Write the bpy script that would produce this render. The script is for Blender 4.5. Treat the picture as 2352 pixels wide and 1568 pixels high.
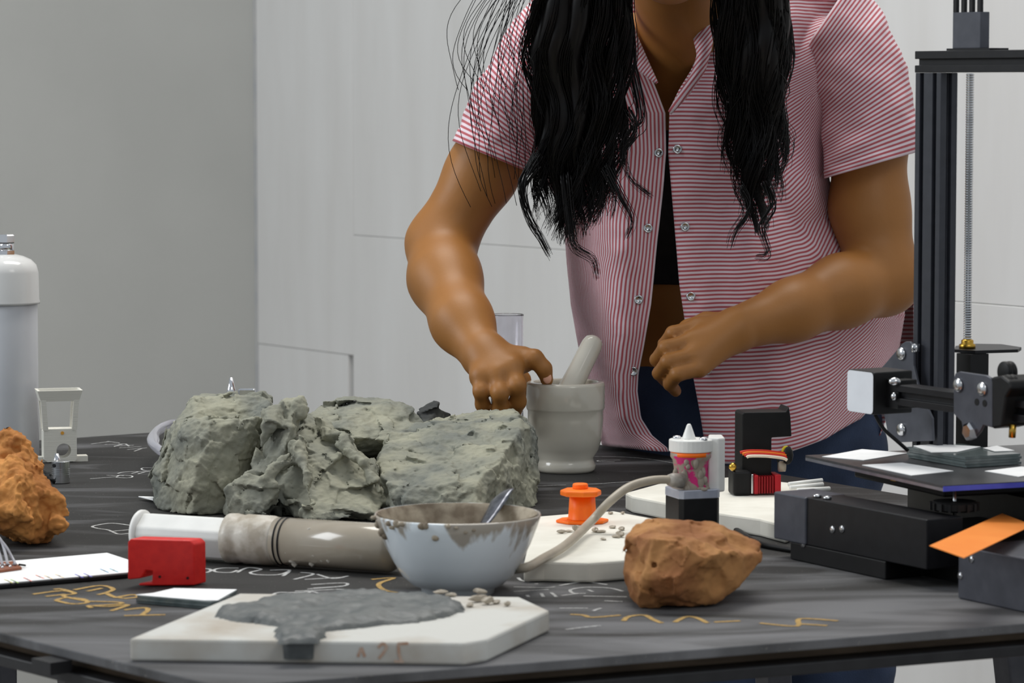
import bpy, bmesh, math, random
import numpy as np
from mathutils import Vector, Matrix
from mathutils.geometry import tessellate_polygon

for o in list(bpy.data.objects): bpy.data.objects.remove(o)
scene = bpy.context.scene
COL = scene.collection
# ---------------------------------------------------------------- camera (photo frame 2352 x 1568)
F, CX, CY, HOR = 7600.0, 1176.0, 784.0, 190.0
TZ = 0.75                                   # table height
CAMH = 0.448                                # camera above the table top
CAMZ = TZ + CAMH
PITCH = math.atan((CY - HOR) / F)
cam = bpy.data.cameras.new('camera'); cam.sensor_width = 22.3; cam.lens = F / 2352 * 22.3
cam.dof.use_dof = True; cam.dof.focus_distance = 3.62; cam.dof.aperture_fstop = 9.0
cam.clip_end = 60
co = bpy.data.objects.new('camera', cam); COL.objects.link(co)
co.location = (0, 0, CAMZ); co.rotation_euler = (math.pi / 2 - PITCH, 0, 0)
scene.camera = co
# ---------------------------------------------------------------- light
vs = scene.view_settings
vs.view_transform = 'Standard'; vs.look = 'None'; vs.exposure = 0.0; vs.gamma = 1.0; vs.use_curve_mapping = False
w = bpy.data.worlds.new('room'); scene.world = w; w.use_nodes = True
bgn = w.node_tree.nodes['Background']
bgn.inputs['Color'].default_value = (0.86, 0.93, 1.0, 1); bgn.inputs['Strength'].default_value = 0.48

def area(name, loc, target, sx, sy, power, col):
    l = bpy.data.lights.new(name, 'AREA'); l.shape = 'RECTANGLE'; l.size = sx; l.size_y = sy
    l.energy = power; l.color = col
    o = bpy.data.objects.new(name, l); COL.objects.link(o); o.location = loc
    o.rotation_euler = (Vector(target) - Vector(loc)).to_track_quat('-Z', 'Y').to_euler()
    return o
area('ceiling_lamp', (0.0, 4.05, 3.3), (0.05, 3.8, 0), 1.6, 0.9, 50, (1.0, 0.97, 0.92))
area('window_light', (-3.2, 3.2, 2.5), (0.2, 3.4, 0.8), 1.4, 1.4, 55, (0.93, 0.97, 1.0))
area('front_fill_light', (1.4, 0.6, 3.2), (0.4, 4.4, 0.6), 1.2, 1.0, 14, (1.0, 0.97, 0.93))  # unseen fill added on the camera side to brighten front-facing surfaces

# ---------------------------------------------------------------- pixel helpers
FW = Vector((0, math.cos(PITCH), -math.sin(PITCH))); UP = Vector((0, math.sin(PITCH), math.cos(PITCH)))
def ray(px, py):
    d = FW + Vector(((px - CX) / F, 0, 0)) + UP * ((CY - py) / F)
    return d / d.y
def cv(Y):                                   # planning depth -> metres
    row = 250 + 2961.0 / Y
    return CAMH / -ray(CX, row).z
def P(px, py, Y): return Vector((0, 0, CAMZ)) + ray(px, py) * cv(Y)
def T(px, py, z=0.0):                        # point on the horizontal plane z above the table top
    r = ray(px, py)
    return Vector((0, 0, CAMZ)) + r * ((TZ + z - CAMZ) / r.z)
def lerp(a, b, t): return a + (b - a) * t
def interp(x, tab): return float(np.interp(x, [t[0] for t in tab], [t[1] for t in tab]))

# ---------------------------------------------------------------- materials
def srgb(r, g, b):
    f = lambda c: (c / 255 / 12.92) if c / 255 <= 0.04045 else ((c / 255 + 0.055) / 1.055) ** 2.4
    return (f(r), f(g), f(b), 1)
MATS = {}
def mat(name, c1, c2=None, scale=40, rough=0.6, metal=0.0, bump=0.0, bscale=None, detail=5, lo=0.35, hi=0.65,
        stretch=None, trans=0.0, ior=1.45, coat=0.0, dist=0.002, spec=0.5, alpha=1.0):
    if name in MATS: return MATS[name]
    m = bpy.data.materials.new(name); m.use_nodes = True; nt = m.node_tree; n = nt.nodes; L = nt.links
    b = n['Principled BSDF']; b.inputs['Roughness'].default_value = rough; b.inputs['Metallic'].default_value = metal
    b.inputs['IOR'].default_value = ior; b.inputs['Transmission Weight'].default_value = trans
    b.inputs['Coat Weight'].default_value = coat; b.inputs['Specular IOR Level'].default_value = spec
    b.inputs['Alpha'].default_value = alpha
    tc = n.new('ShaderNodeTexCoord'); mp = n.new('ShaderNodeMapping'); L.new(tc.outputs['Object'], mp.inputs['Vector'])
    if stretch: mp.inputs['Scale'].default_value = stretch
    nz = n.new('ShaderNodeTexNoise'); nz.inputs['Scale'].default_value = scale; nz.inputs['Detail'].default_value = detail
    L.new(mp.outputs['Vector'], nz.inputs['Vector'])
    cr = n.new('ShaderNodeValToRGB'); cr.color_ramp.elements[0].position = lo; cr.color_ramp.elements[1].position = hi
    cr.color_ramp.elements[0].color = c1; cr.color_ramp.elements[1].color = c2 if c2 else tuple(min(1, x * 1.06) for x in c1[:3]) + (1,)
    L.new(nz.outputs['Fac'], cr.inputs['Fac']); L.new(cr.outputs['Color'], b.inputs['Base Color'])
    if bump:
        nb = n.new('ShaderNodeTexNoise'); nb.inputs['Scale'].default_value = bscale or scale * 3; nb.inputs['Detail'].default_value = 8
        L.new(mp.outputs['Vector'], nb.inputs['Vector'])
        bp = n.new('ShaderNodeBump'); bp.inputs['Strength'].default_value = bump; bp.inputs['Distance'].default_value = dist
        L.new(nb.outputs['Fac'], bp.inputs['Height']); L.new(bp.outputs['Normal'], b.inputs['Normal'])
    MATS[name] = m; return m
def nodes(m):
    nt = m.node_tree; return nt, nt.nodes, nt.links, nt.nodes['Principled BSDF']

M_black = mat('black_paint', srgb(26, 26, 28), srgb(34, 34, 36), 60, rough=0.45)
M_blackmetal = mat('black_anodised', srgb(20, 20, 23), srgb(26, 26, 29), 90, rough=0.42, metal=0.0, spec=0.35)
M_greymetal = mat('dark_grey_metal', srgb(72, 74, 82), srgb(82, 84, 92), 60, rough=0.45, metal=0.2)
M_blackplastic = mat('black_plastic', srgb(15, 15, 16), srgb(21, 21, 22), 70, rough=0.5, spec=0.35)
M_steel = mat('steel', srgb(190, 192, 195), srgb(215, 216, 218), 60, rough=0.22, metal=1.0)
M_chrome = mat('chrome', srgb(215, 216, 220), srgb(230, 230, 232), 60, rough=0.08, metal=1.0)
M_brass = mat('brass', srgb(190, 150, 60), srgb(205, 165, 75), 60, rough=0.3, metal=1.0)
M_whiteplastic = mat('white_plastic', srgb(228, 228, 224), srgb(236, 236, 232), 40, rough=0.4)
M_printwhite = mat('printed_white_plastic', srgb(216, 213, 202), srgb(228, 226, 216), 300, rough=0.5, bump=0.25, bscale=6, stretch=(1, 1, 90), dist=0.001)
M_red = mat('red_plastic', srgb(212, 28, 26), srgb(226, 38, 32), 120, rough=0.42, bump=0.1, bscale=250)
M_orange = mat('orange_plastic', srgb(255, 112, 6), srgb(255, 124, 14), 60, rough=0.5)
M_paper = mat('white_paper', srgb(240, 240, 240), srgb(246, 246, 246), 30, rough=0.8)
M_plaster = mat('plaster', srgb(218, 214, 202), srgb(230, 227, 216), 25, rough=0.85, bump=0.2, bscale=60, dist=0.001)
M_plasterdirty = mat('stained_plaster', srgb(180, 170, 156), srgb(205, 204, 198), 14, rough=0.8, bump=0.25, bscale=70, dist=0.0012, lo=0.3, hi=0.55)
M_clay = mat('grey_clay', srgb(112, 115, 108), srgb(152, 151, 133), 16, rough=0.85, bump=0.55, bscale=120, dist=0.0025, detail=8, lo=0.35, hi=0.62)
M_claydark = mat('dark_clay', srgb(58, 60, 60), srgb(84, 86, 80), 30, rough=0.85, bump=0.5, bscale=120)
M_wetclay = mat('wet_grey_clay', srgb(84, 88, 88), srgb(108, 110, 108), 40, rough=0.5, bump=0.5, bscale=90, dist=0.002)
M_ochre = mat('orange_clay', srgb(150, 92, 42), srgb(206, 142, 76), 26, rough=0.9, bump=0.6, bscale=110, dist=0.003, detail=8)
M_brownclay = mat('brown_clay', srgb(146, 95, 56), srgb(176, 126, 76), 22, rough=0.88, bump=0.3, bscale=90, dist=0.002, detail=7, lo=0.38, hi=0.6)
M_beige = mat('beige_slip', srgb(164, 154, 138), srgb(176, 166, 150), 60, rough=0.4)
M_glassgreen = mat('green_grey_glass', srgb(96, 108, 108), srgb(122, 132, 132), 70, rough=0.15, trans=0.25)
M_skin = mat('skin', srgb(150, 99, 46), srgb(160, 107, 52), 14, rough=0.5, bump=0.06, bscale=350)
M_nail = mat('fingernail', srgb(226, 168, 140), rough=0.3)
M_hair = mat('black_hair', srgb(9, 8, 9), srgb(16, 13, 13), 40, rough=0.38, spec=0.3)
M_wood = mat('raw_wood', srgb(92, 76, 60), srgb(116, 98, 78), 20, rough=0.7, stretch=(1, 1, 6))
M_jeans = mat('blue_denim', srgb(34, 46, 68), srgb(58, 74, 104), 10, rough=0.9, bump=0.4, bscale=500, lo=0.3, hi=0.7)
M_blacktop = mat('black_fabric', srgb(20, 19, 19), srgb(28, 26, 26), 80, rough=0.9, bump=0.2, bscale=400)
M_chalkw = mat('white_chalk', srgb(196, 196, 194), srgb(104, 104, 102), 320, rough=0.95, lo=0.45, hi=0.8)
M_chalky = mat('yellow_chalk', srgb(186, 152, 90), srgb(96, 84, 62), 320, rough=0.95, lo=0.45, hi=0.8)
M_clear = mat('clear_plastic', srgb(240, 239, 244), rough=0.04, trans=0.97, ior=1.33)
M_tube = mat('clear_hose', (0.86, 0.86, 0.92, 1), rough=0.15, trans=0.75, ior=1.3)

# ---------------------------------------------------------------- mesh toolkit
ORG = {}
def build(name, verts, faces, m, parent=None, label=None, cat=None, group=None, kind=None, smooth=False, bevel=0.0, loc=None, uv=None, solid=0.0, seg=2):
    V = np.array([tuple(v) for v in verts], dtype=float) if not isinstance(verts, np.ndarray) else verts
    if parent is not None: W = ORG[parent.name]
    elif loc is not None: W = np.array(loc, dtype=float)
    else:
        mn, mx = V.min(0), V.max(0); W = np.array([(mn[0] + mx[0]) / 2, (mn[1] + mx[1]) / 2, mn[2]])
    me = bpy.data.meshes.new(name)
    me.from_pydata((V - W).tolist(), [], [tuple(int(i) for i in f) for f in faces] if not isinstance(faces, np.ndarray) else faces.tolist())
    if uv is not None:
        l = me.uv_layers.new(name='UVMap'); idx = np.empty(len(me.loops), dtype=np.int32); me.loops.foreach_get('vertex_index', idx)
        l.data.foreach_set('uv', np.asarray(uv, dtype=np.float32)[idx].ravel())
    me.materials.append(m)
    if smooth: me.polygons.foreach_set('use_smooth', [True] * len(me.polygons))
    me.update()
    o = bpy.data.objects.new(name, me); COL.objects.link(o)
    if parent is not None: o.parent = parent
    else: o.location = W
    ORG[o.name] = W
    if label: o['label'] = label
    if cat: o['category'] = cat
    if group: o['group'] = group
    if kind: o['kind'] = kind
    if bevel:
        b = o.modifiers.new('bevel', 'BEVEL'); b.width = bevel; b.segments = seg; b.limit_method = 'ANGLE'; b.angle_limit = math.radians(35)
    if solid:
        s = o.modifiers.new('solid', 'SOLIDIFY'); s.thickness = solid; s.offset = 0
    return o
def thing(name, loc, label, cat, group=None):
    o = bpy.data.objects.new(name, None); COL.objects.link(o); o.location = loc; o.empty_display_size = 0.02
    ORG[o.name] = np.array(tuple(loc), dtype=float); o['label'] = label; o['category'] = cat
    if group: o['group'] = group
    return o
class G:
    """collects vertices and faces of one mesh"""
    def __init__(s): s.v = []; s.f = []
    def add(s, v, f):
        k = len(s.v); s.v += [Vector(x) for x in v]; s.f += [tuple(i + k for i in q) for q in f]; return s
    def box(s, o, a, b, c):                       # corner + three edge vectors
        o, a, b, c = Vector(o), Vector(a), Vector(b), Vector(c)
        v = [o, o + a, o + a + b, o + b, o + c, o + a + c, o + a + b + c, o + b + c]
        f = [(3, 2, 1, 0), (4, 5, 6, 7), (0, 1, 5, 4), (1, 2, 6, 5), (2, 3, 7, 6), (3, 0, 4, 7)]
        if a.cross(b).dot(c) < 0: f = [q[::-1] for q in f]
        return s.add(v, f)
    def prism(s, poly, vec):                      # polygon swept along vec
        poly = [Vector(p) for p in poly]; vec = Vector(vec); n = len(poly)
        nrm = Vector((0, 0, 0))
        for i in range(n): nrm += (poly[i] - poly[0]).cross(poly[(i + 1) % n] - poly[0])
        if nrm.dot(vec) > 0: poly = poly[::-1]
        v = poly + [p + vec for p in poly]
        f = [tuple(range(n)), tuple(range(2 * n - 1, n - 1, -1))]
        f += [(i, i + n, (i + 1) % n + n, (i + 1) % n)[::1] for i in range(n)]
        return s.add(v, f)
    def tube(s, pts, r, n=10, cap=True):
        pts = [Vector(p) for p in pts]; m = len(pts); rr = r if isinstance(r, (list, tuple, np.ndarray)) else [r] * m
        ref = None; base = len(s.v); v = []; f = []
        for i in range(m):
            t = (pts[min(i + 1, m - 1)] - pts[max(i - 1, 0)]).normalized()
            if ref is None:
                ref = t.orthogonal().normalized()
            ref = (ref - t * ref.dot(t)).normalized(); q = t.cross(ref)
            for k in range(n):
                a = 2 * math.pi * k / n; v.append(pts[i] + (ref * math.cos(a) + q * math.sin(a)) * rr[i])
        for i in range(m - 1):
            for k in range(n):
                k2 = (k + 1) % n; f.append((i * n + k, i * n + k2, (i + 1) * n + k2, (i + 1) * n + k))
        if cap: f += [tuple(range(n))[::-1], tuple(range((m - 1) * n, m * n))]
        return s.add(v, f)
    def lathe(s, prof, o, ax=(0, 0, 1), n=40, close=False):   # prof: (radius, height)
        o = Vector(o); ax = Vector(ax).normalized(); a = ax.orthogonal().normalized(); b = ax.cross(a)
        v = []; f = []; m = len(prof)
        for (r, h) in prof:
            for k in range(n):
                t = 2 * math.pi * k / n; v.append(o + ax * h + (a * math.cos(t) + b * math.sin(t)) * max(r, 1e-5))
        for i in range(m - 1 + (1 if close else 0)):
            j = (i + 1) % m
            for k in range(n):
                k2 = (k + 1) % n; f.append((i * n + k, i * n + k2, j * n + k2, j * n + k))
        if not close: f += [tuple(range(n))[::-1], tuple(range((m - 1) * n, m * n))]
        return s.add(v, f)
    def ball(s, c, r, n=10):
        r = r if isinstance(r, (tuple, list)) else (r, r, r); c = Vector(c); v = []; f = []; m = n // 2 + 1
        for i in range(m):
            a = math.pi * i / (m - 1)
            for k in range(n):
                t = 2 * math.pi * k / n
                v.append(c + Vector((r[0] * max(math.sin(a), 1e-4) * math.cos(t), r[1] * max(math.sin(a), 1e-4) * math.sin(t), -r[2] * math.cos(a))))
        for i in range(m - 1):
            for k in range(n): f.append((i * n + k, i * n + (k + 1) % n, (i + 1) * n + (k + 1) % n, (i + 1) * n + k))
        return s.add(v, f)
    def out(s, name, m, parent=None, **kw): return build(name, s.v, s.f, m, parent, **kw)
def smooth_path(pts, n=8):
    pts = [Vector(p) for p in pts]; out = []
    for i in range(len(pts) - 1):
        p0, p1, p2, p3 = pts[max(i - 1, 0)], pts[i], pts[i + 1], pts[min(i + 2, len(pts) - 1)]
        for k in range(n):
            t = k / n
            out.append(0.5 * ((2 * p1) + (p2 - p0) * t + (2 * p0 - 5 * p1 + 4 * p2 - p3) * t * t + (3 * p1 - p0 - 3 * p2 + p3) * t ** 3))
    return out + [pts[-1]]
# ---- noise on arrays
_rs = np.random.RandomState(11); _LAT = _rs.rand(32, 32, 32).astype(np.float32)
def vnoise(p):
    i = np.floor(p).astype(np.int32); f = (p - i).astype(np.float32); f = f * f * (3 - 2 * f); r = 0
    for a in (0, 1):
        for b in (0, 1):
            for c in (0, 1):
                wgt = (f[..., 0] if a else 1 - f[..., 0]) * (f[..., 1] if b else 1 - f[..., 1]) * (f[..., 2] if c else 1 - f[..., 2])
                r = r + wgt * _LAT[(i[..., 0] + a) & 31, (i[..., 1] + b) & 31, (i[..., 2] + c) & 31]
    return r * 2 - 1
def fbm(p, octv=4, gain=0.5, ridged=False):
    r = 0; a = 1.0; q = np.asarray(p, dtype=np.float64)
    for o in range(octv):
        nz = vnoise(q * (2.03 ** o) + 7.3 * o); r = r + a * ((1 - 2 * np.abs(nz)) if ridged else nz); a *= gain
    return r
_JIT = _rs.rand(16, 16, 16, 3); _NRM = _rs.normal(0, 1, (16, 16, 16, 3)); _NRM /= np.linalg.norm(_NRM, axis=-1, keepdims=True); _OFF = _rs.rand(16, 16, 16)
def facets(p, size, tilt, off, seed=0):
    """chipped-stone relief: every cell of a jittered lattice is its own tilted plane"""
    q = np.asarray(p) / size + seed * 3.7; q = q + 0.25 * np.stack([vnoise(q * 1.3 + 5), vnoise(q * 1.3 + 9), vnoise(q * 1.3 + 13)], -1)
    i0 = np.floor(q).astype(int); best = np.full(len(q), 9e9); val = np.zeros(len(q))
    for a in (-1, 0, 1):
        for b in (-1, 0, 1):
            for c in (-1, 0, 1):
                ii = (i0 + (a, b, c)); w_ = (ii[:, 0] & 15, ii[:, 1] & 15, ii[:, 2] & 15); cen = ii + _JIT[w_]; dv = q - cen; dd = (dv * dv).sum(1); m = dd < best
                best = np.where(m, dd, best); val = np.where(m, (dv * _NRM[w_]).sum(1) * size * tilt + (_OFF[w_] - .5) * off, val)
    return val
# ---- implicit surfaces
def nets(field, org, h):
    ins = field < 0; nx, ny, nz = field.shape
    cnt = np.zeros((nx - 1, ny - 1, nz - 1), dtype=np.int8)
    for a in (0, 1):
        for b in (0, 1):
            for c in (0, 1): cnt += ins[a:nx - 1 + a, b:ny - 1 + b, c:nz - 1 + c]
    act = (cnt > 0) & (cnt < 8); I = np.argwhere(act); n = len(I)
    idx = np.full(act.shape, -1, dtype=np.int32); idx[act] = np.arange(n)
    pos = np.zeros((n, 3)); k = np.zeros(n)
    C = [(a, b, c) for a in (0, 1) for b in (0, 1) for c in (0, 1)]
    val = {c: field[I[:, 0] + c[0], I[:, 1] + c[1], I[:, 2] + c[2]].astype(np.float64) for c in C}
    for c in C:
        for ax in range(3):
            if c[ax] == 0:
                d = list(c); d[ax] = 1; d = tuple(d); f0, f1 = val[c], val[d]; mk = (f0 < 0) != (f1 < 0)
                t = np.where(mk, f0 / np.where(mk, f0 - f1, 1), 0); e = np.tile(np.array(c, dtype=float), (n, 1)); e[:, ax] += t
                pos += e * mk[:, None]; k += mk
    pos = (pos / k[:, None] + I) * h + np.asarray(org)
    faces = []
    for ax in range(3):
        u, v = (ax + 1) % 3, (ax + 2) % 3
        s0 = [slice(None)] * 3; s1 = [slice(None)] * 3; s0[ax] = slice(0, -1); s1[ax] = slice(1, None)
        ch = ins[tuple(s0)] != ins[tuple(s1)]; E = np.argwhere(ch)
        ok = (E[:, u] > 0) & (E[:, v] > 0) & (E[:, u] < field.shape[u] - 1) & (E[:, v] < field.shape[v] - 1); E = E[ok]
        def at(du, dv):
            q = E.copy(); q[:, u] -= du; q[:, v] -= dv; return idx[q[:, 0], q[:, 1], q[:, 2]]
        quad = np.stack([at(1, 1), at(0, 1), at(0, 0), at(1, 0)], 1)
        inside0 = ins[E[:, 0], E[:, 1], E[:, 2]]
        quad[~inside0] = quad[~inside0][:, ::-1]; faces.append(quad)
    Fq = np.concatenate(faces); return pos, Fq[(Fq >= 0).all(1)]
def vnormals(V, Fq):
    a, b, c, d = (V[Fq[:, i]] for i in range(4)); fn = np.cross(c - a, d - b); N = np.zeros_like(V)
    for i in range(4): np.add.at(N, Fq[:, i], fn)
    return N / (np.linalg.norm(N, axis=1, keepdims=True) + 1e-12)
class SDF:
    def __init__(s, lo, hi, h):
        s.h = h; s.lo = np.array(lo, dtype=float); s.n = np.ceil((np.array(hi) - s.lo) / h).astype(int) + 1
        s.f = np.full(s.n, 0.2, dtype=np.float32)
    def _loc(s, lo, hi):
        a = np.clip(np.floor((np.array(lo) - s.lo) / s.h).astype(int), 0, s.n); b = np.clip(np.ceil((np.array(hi) - s.lo) / s.h).astype(int) + 1, 0, s.n)
        if (b <= a).any(): return None, None
        ax = [s.lo[i] + np.arange(a[i], b[i]) * s.h for i in range(3)]
        g = np.stack(np.meshgrid(*ax, indexing='ij'), -1); return tuple(slice(a[i], b[i]) for i in range(3)), g
    def _mix(s, sl, d, k):
        o = s.f[sl]
        if k > 0:
            hh = np.maximum(k - np.abs(o - d), 0) / k; s.f[sl] = np.minimum(o, d) - hh * hh * k * 0.25
        else: s.f[sl] = np.minimum(o, d)
    def cone(s, a, b, r1, r2, k=0.01):
        a, b = np.array(tuple(a)), np.array(tuple(b)); m = max(r1, r2) + k + 3 * s.h
        sl, g = s._loc(np.minimum(a, b) - m, np.maximum(a, b) + m)
        if sl is None: return
        ab = b - a; t = np.clip(((g - a) @ ab) / max(ab @ ab, 1e-9), 0, 1)
        d = np.linalg.norm(g - (a + t[..., None] * ab), axis=-1) - (r1 + (r2 - r1) * t); s._mix(sl, d.astype(np.float32), k)
    def chain(s, pts, rad, k=0.008):
        for i in range(len(pts) - 1): s.cone(pts[i], pts[i + 1], rad[i], rad[i + 1], k)
    def ell(s, c, r, k=0.02, rot=None):
        c, r = np.array(tuple(c)), np.array(r, dtype=float); m = r.max() + k + 3 * s.h
        sl, g = s._loc(c - m, c + m)
        if sl is None: return
        q = g - c
        if rot is not None: q = q @ np.array(rot)
        k0 = np.linalg.norm(q / r, axis=-1); k1 = np.linalg.norm(q / (r * r), axis=-1)
        s._mix(sl, (k0 * (k0 - 1) / np.maximum(k1, 1e-6)).astype(np.float32), k)
    def mesh(s): return nets(s.f, s.lo, s.h)
def hull_planes(pts):
    bm = bmesh.new()
    for p in pts: bm.verts.new(p)
    bmesh.ops.convex_hull(bm, input=bm.verts); bm.normal_update()
    cen = sum((Vector(p) for p in pts), Vector()) / len(pts); pl = []; tri = []
    for f in bm.faces:
        nn = f.normal.copy(); c = f.calc_center_median()
        if nn.length < 0.5: continue
        if nn.dot(c - cen) < 0: nn = -nn
        pl.append((np.array(nn), float(nn.dot(c)))); tri.append((f.calc_area(), [v.co.copy() for v in f.verts], nn))
    bm.free(); return pl, tri
def rock_mesh(hulls, h=0.0016, scoops=40, srad=(0.015, 0.05), sdep=(0.001, 0.004), seed=1, amp=0.002, nsc=60, fine=0.0008, fsc=220, k=0.006, clip=True, cuts=(), ridged=False, spheres=(), ridges=(), warp=0.0, strata=0.0, fac=()):
    rnd = random.Random(seed); allp = np.array([tuple(p) for hh in hulls for p in hh] + [tuple(c) for c, r in spheres])
    lo, hi = allp.min(0) - 0.012, allp.max(0) + 0.012
    if clip: lo[2] = max(lo[2], TZ - 0.004)
    s = SDF(lo, hi, h); sl, g = s._loc(lo, hi); g = g.astype(np.float32); d = None; tris = []
    gg = g
    if warp: gg = g + warp * np.stack([vnoise(g * 45 + 3), vnoise(g * 45 + 11), vnoise(g * 45 + 19)], -1)
    for hh in hulls:
        pl, tr = hull_planes(hh); tris += tr; dd = None
        for nn, o in pl:
            e = (gg @ nn.astype(np.float32)) - np.float32(o); dd = e if dd is None else np.maximum(dd, e)
        if d is None: d = dd
        else:
            q = np.maximum(k - np.abs(d - dd), 0) / k; d = np.minimum(d, dd) - q * q * k * 0.25
    s.f = d.astype(np.float32)
    for c, r in spheres: s.cone(c, c, r, r, k)
    for (a, b, r1, r2) in ridges: s.cone(a, b, r1, r2, k)
    tot = sum(t[0] for t in tris)
    for _ in range(scoops):
        x = rnd.random() * tot
        for A, vv, nn in tris:
            x -= A
            if x <= 0: break
        ws = [rnd.random() + 0.05 for _ in vv]; sw = sum(ws); p = sum((v * (q / sw) for v, q in zip(vv, ws)), Vector())
        R = rnd.uniform(*srad); dp = rnd.uniform(*sdep); dirn = (nn + Vector((rnd.uniform(-.3, .3), rnd.uniform(-.3, .3), rnd.uniform(-.3, .3)))).normalized()
        c = np.array(p + dirn * (R - dp)); m_ = math.sqrt(2 * R * dp) * 2.2 + 3 * h; pp = np.array(p)
        sl2, g2 = s._loc(pp - m_, pp + m_)
        if sl2 is not None:
            f0 = s.f[sl2]; s.f[sl2] = np.maximum(f0, np.minimum(R - np.linalg.norm(g2 - c, axis=-1), f0 + 1.2 * dp))
    for (a, b, r) in cuts:                          # grooves: capsules removed
        a, b = np.array(tuple(a)), np.array(tuple(b)); ab = b - a; sl2, g2 = s._loc(np.minimum(a, b) - r - 2 * h, np.maximum(a, b) + r + 2 * h)
        if sl2 is None: continue
        t = np.clip(((g2 - a) @ ab) / (ab @ ab), 0, 1); s.f[sl2] = np.maximum(s.f[sl2], r - np.linalg.norm(g2 - (a + t[..., None] * ab), axis=-1))
    d = s.f; mk = np.abs(d) < 0.008; pts = g[mk].astype(np.float64)
    q = amp * fbm(pts * nsc + seed, 3, ridged=ridged)
    if strata: q = q + strata * fbm(pts @ np.array([[1, .2, .3], [-.2, 1, .1], [-.3, -.1, 1]]) * (22, 22, 150) + seed, 2)
    for (sz, tl, of) in fac: q = q + facets(pts, sz, tl, of, seed)
    d[mk] += q.astype(np.float32)
    if clip: d = np.maximum(d, TZ + 0.0003 - g[..., 2])
    V, Fq = nets(d, s.lo, h); N = vnormals(V, Fq)
    V = V + N * (fine * fbm(V * fsc + seed, 3))[:, None]
    if clip: V[:, 2] = np.maximum(V[:, 2], TZ + 0.0002)
    return V, Fq
def flat_ribbon(px_path, width, z):
    pts = [T(a, b, z) for a, b in px_path]; pts = smooth_path(pts, 4) if len(pts) > 2 else pts
    v = []; f = []
    for i, p in enumerate(pts):
        t = (pts[min(i + 1, len(pts) - 1)] - pts[max(i - 1, 0)]); t.z = 0
        if t.length < 1e-6: t = Vector((1, 0, 0))
        n = Vector((-t.y, t.x, 0)).normalized() * width / 2; v += [p - n, p + n]
    f = [(2 * i, 2 * i + 2, 2 * i + 3, 2 * i + 1) for i in range(len(pts) - 1)]
    return v, f

# ================================================================ the setting
def plane_hit(px, py, o, n):
    r = ray(px, py); c = Vector((0, 0, CAMZ)); t = (o - c).dot(n) / r.dot(n); return c + r * t
a_w = math.radians(35)
wdir = Vector((math.sin(a_w), -math.cos(a_w), 0))          # runs right and towards the camera
wnrm = Vector((-math.cos(a_w), -math.sin(a_w), 0))         # faces the room
w_anchor = Vector((0.56, 4.95, 0))
def on_wall(px, py): return plane_hit(px, py, w_anchor, wnrm)
corner = on_wall(581, 600); corner.z = 0
def wall_s(px, py=600): return (on_wall(px, py) - corner).dot(wdir)
def wall_z(px, py): return on_wall(px, py).z

M_wallw = mat('whitewashed_plywood', srgb(205, 204, 202), srgb(214, 214, 213), 5, rough=0.75, stretch=(2.2, 2.2, 0.35), detail=9, lo=0.3, hi=0.7, bump=0.08, bscale=40)
M_wallg = mat('grey_wall_paint', srgb(170, 171, 168), srgb(175, 176, 173), 3, rough=0.8)
M_floor = mat('concrete_floor', srgb(150, 144, 138), srgb(166, 160, 154), 3, rough=0.7, bump=0.1, bscale=30)
G().box((-5, -2, -0.1), (10, 0, 0), (0, 12, 0), (0, 0, 0.1)).out('floor', M_floor, kind='structure')
WH = 3.4
wb = G().box(corner - wnrm * 0.02, wdir * 4.2, -wnrm * 0.08, (0, 0, WH)).out('wall_right', M_wallw, kind='structure', loc=tuple(corner))
gdir = Vector((-math.cos(a_w), -math.sin(a_w), 0))
G().box(corner - wdir * 0.0 + Vector((0, 0, 0)) - gdir * 0.1, gdir * 4.0, -wdir * 0.08, (0, 0, WH)).out('wall_left', M_wallg, kind='structure')
s8, z8 = wall_s(803, 540), wall_z(803, 540)
z5 = wall_z(600, 791); g_ = 0.0004
zs = wall_z(2230, 690)
def board(s0, s1, z0, z1, proud=0.0):
    o = corner + wdir * (s0 + g_) - wnrm * 0.0195 + Vector((0, 0, z0 + g_))
    G().box(o, wdir * (s1 - s0 - 2 * g_), wnrm * (0.012 + proud), (0, 0, z1 - z0 - 2 * g_)).out('plywood_panel', M_wallw, wb, bevel=0.001)
board(0.004, s8, z5, WH); board(0.004, s8 - 0.02, 0, z5, -0.0006)
board(s8, s8 + 1.22, z8, WH, -0.0004); board(s8, s8 + 1.22, 0, z8, 0.0010)
board(s8 + 1.22, 4.2, zs - 0.004, WH, -0.001); board(s8 + 1.22, 4.2, 0, zs - 0.004, 0.0005)
G().box(corner + wdir * -0.004 - wnrm * 0.02, wdir * 0.008, wnrm * 0.016, (0, 0, WH)).out('trim_1', mat('grey_board_edge', srgb(160, 164, 170), srgb(184, 184, 182), 12, rough=0.8, lo=0.3, hi=0.7), kind='structure')

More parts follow.
